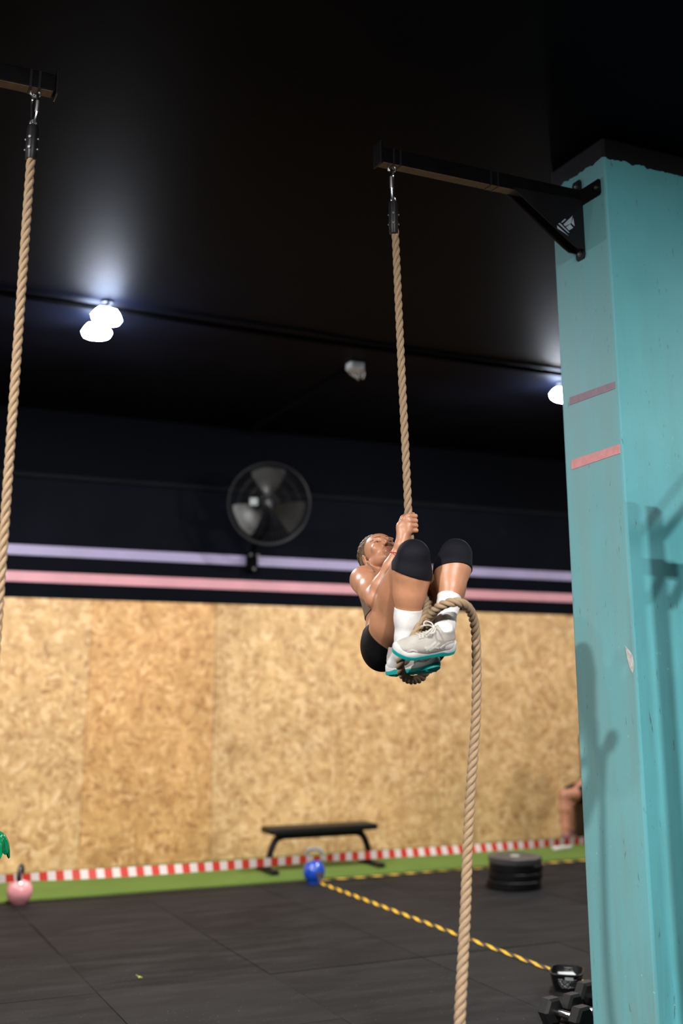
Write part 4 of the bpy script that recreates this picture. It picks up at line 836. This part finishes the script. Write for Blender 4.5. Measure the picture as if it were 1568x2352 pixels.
tr_ = [ell(sp_(.56, .28, .57), (.13, .16, .12), zz, .04), ell(sp_(.60, .28, .76), (.11, .14, .16), zz, .05), ell(ch_, (.12, .17, .17), zz, .05), cone(sp_(.62, .12, 1.06), sp_(.62, .44, 1.06), .055, .055, .04), cone(nk-np.array([0, 0, .06]), hd_-np.array([0, 0, .05]), .055, .05, .03)]
ar_ = []
for y_, e_ in ((.09, (.52, .03, .82)), (.47, (.70, .52, .82))):
    e_ = sp_(*e_); w_ = sp_(.30 if y_ < .3 else .52, .10 if y_ < .3 else .36, .64); ar_ += limb([sp_(.62, y_, 1.05), e_, w_], [.05, .04, .03], .02)+[ell(w_+np.array([-.03, 0, -.02]), (.045, .03, .025), zz, .01)]
    for k in range(4): ar_ += [cone(w_+np.array([-.05, -.024+.016*k, -.02]), w_+np.array([-.085, -.026+.017*k, -.05]), .010, .008, .004)]
    ar_ += [cone(w_+np.array([-.02, .025, -.015]), w_+np.array([-.06, .045, -.035]), .011, .009, .004)]
hh_ = [ell(hd_, (.095, .075, .11), zz, .02), ell(hd_+np.array([-.04, 0, -.06]), (.055, .055, .06), zz, .03), ell(hd_+np.array([-.1, 0, -.02]), (.02, .012, .02), zz, .01), ell(hd_+np.array([0, .076, -.01]), (.02, .008, .03), zz, .004), ell(hd_+np.array([0, -.076, -.01]), (.02, .008, .03), zz, .004)]
sf = Field(legs_+tr_+ar_+hh_, SKR); V_, F_ = sf.mesh(); SK2 = mat('skin', (.40, .17, .10), .5); mesh_obj('body', V_, F_, SK2, sit)
lf_ = Field(legs_[:2]+legs_[6:8], SKR); lf_.clip(sp_(.24, 0, 0), (-1, 0, 0)); tq = Field(tr_[:4], SKR)
garment('dark_shorts', lf_.grow(.012), SHORT, sit); garment('dark_shirt', tq.clip(sp_(0, 0, 1.12), (0, 0, 1)).grow(.012), knit('dark maroon fabric', (.07, .02, .015)), sit)
hr_ = Field(hh_[:1], SKR); hr_.grow(.012); hr_.clip(hd_+np.array([-.06, 0, .02]), unit([-1, 0, -.6])); garment('hair', hr_, HAIR, sit)
for a_ in (an1, an2):
    f1 = Field([cone(a_+np.array([.02, 0, -.055]), a_+np.array([-.16, -.04, -.062]), .042, .036, .02), cone(a_, a_+np.array([0, 0, -.05]), .043, .045, .02)], .007); f1.clip(a_+np.array([0, 0, -.085]), (0, 0, -1)).clip(a_+np.array([0, 0, .0]), (0, 0, 1)); garment('shoe', f1, mat('white shoe', (.62, .60, .55), .6), sit)
    f2 = Field([cone(a_+np.array([0, 0, .06]), a_, .043, .042, .01)], .007); f2.clip(a_+np.array([0, 0, .055]), (0, 0, 1)); garment('sock', f2, mat('maroon sock', (.14, .07, .1), .8), sit)
# ------------------------------------------------------------------ training rack beside the camera; its shadow falls on the pillar
def rack():
    bx_ = np.array([3.165, 3.4, 0]); t = thing('training_rack', 'black steel training rack past the right edge, shading the pillar', 'rack', bx_)
    MB().at(bx_).box((0, 0, 1.315), (.056, .056, 2.63), .003).build('upright', BLACK, t); MB().at(bx_).box((.35, 0, .012), (.9, .08, .02), .003).build('foot', BLACK, t)
    MB().at(bx_).tube([(.01, 0, 2.50), (.42, 0, 2.90)], .018, 10).build('brace', BLACK, t, True)
    MB().at(bx_).box((.11, 0, 2.385), (.18, .05, .05), .004).build('hook_arm', BLACK, t); MB().at(bx_).tube(spline([(.02, 0, 2.25), (.06, 0, 2.27), (.10, 0, 2.32), (.12, 0, 2.36)], 6), .022, 8).build('hook', BLACK, t, True)
    MB().at(bx_).box((1.5, 0, 1.48), (.056, .056, 2.96), .003).build('upright', BLACK, t); MB().at(bx_).tube([(.42, 0, 2.9), (1.5, 0, 2.9)], .018, 12).build('pull_up_bar', BLACK, t, True)
rack()
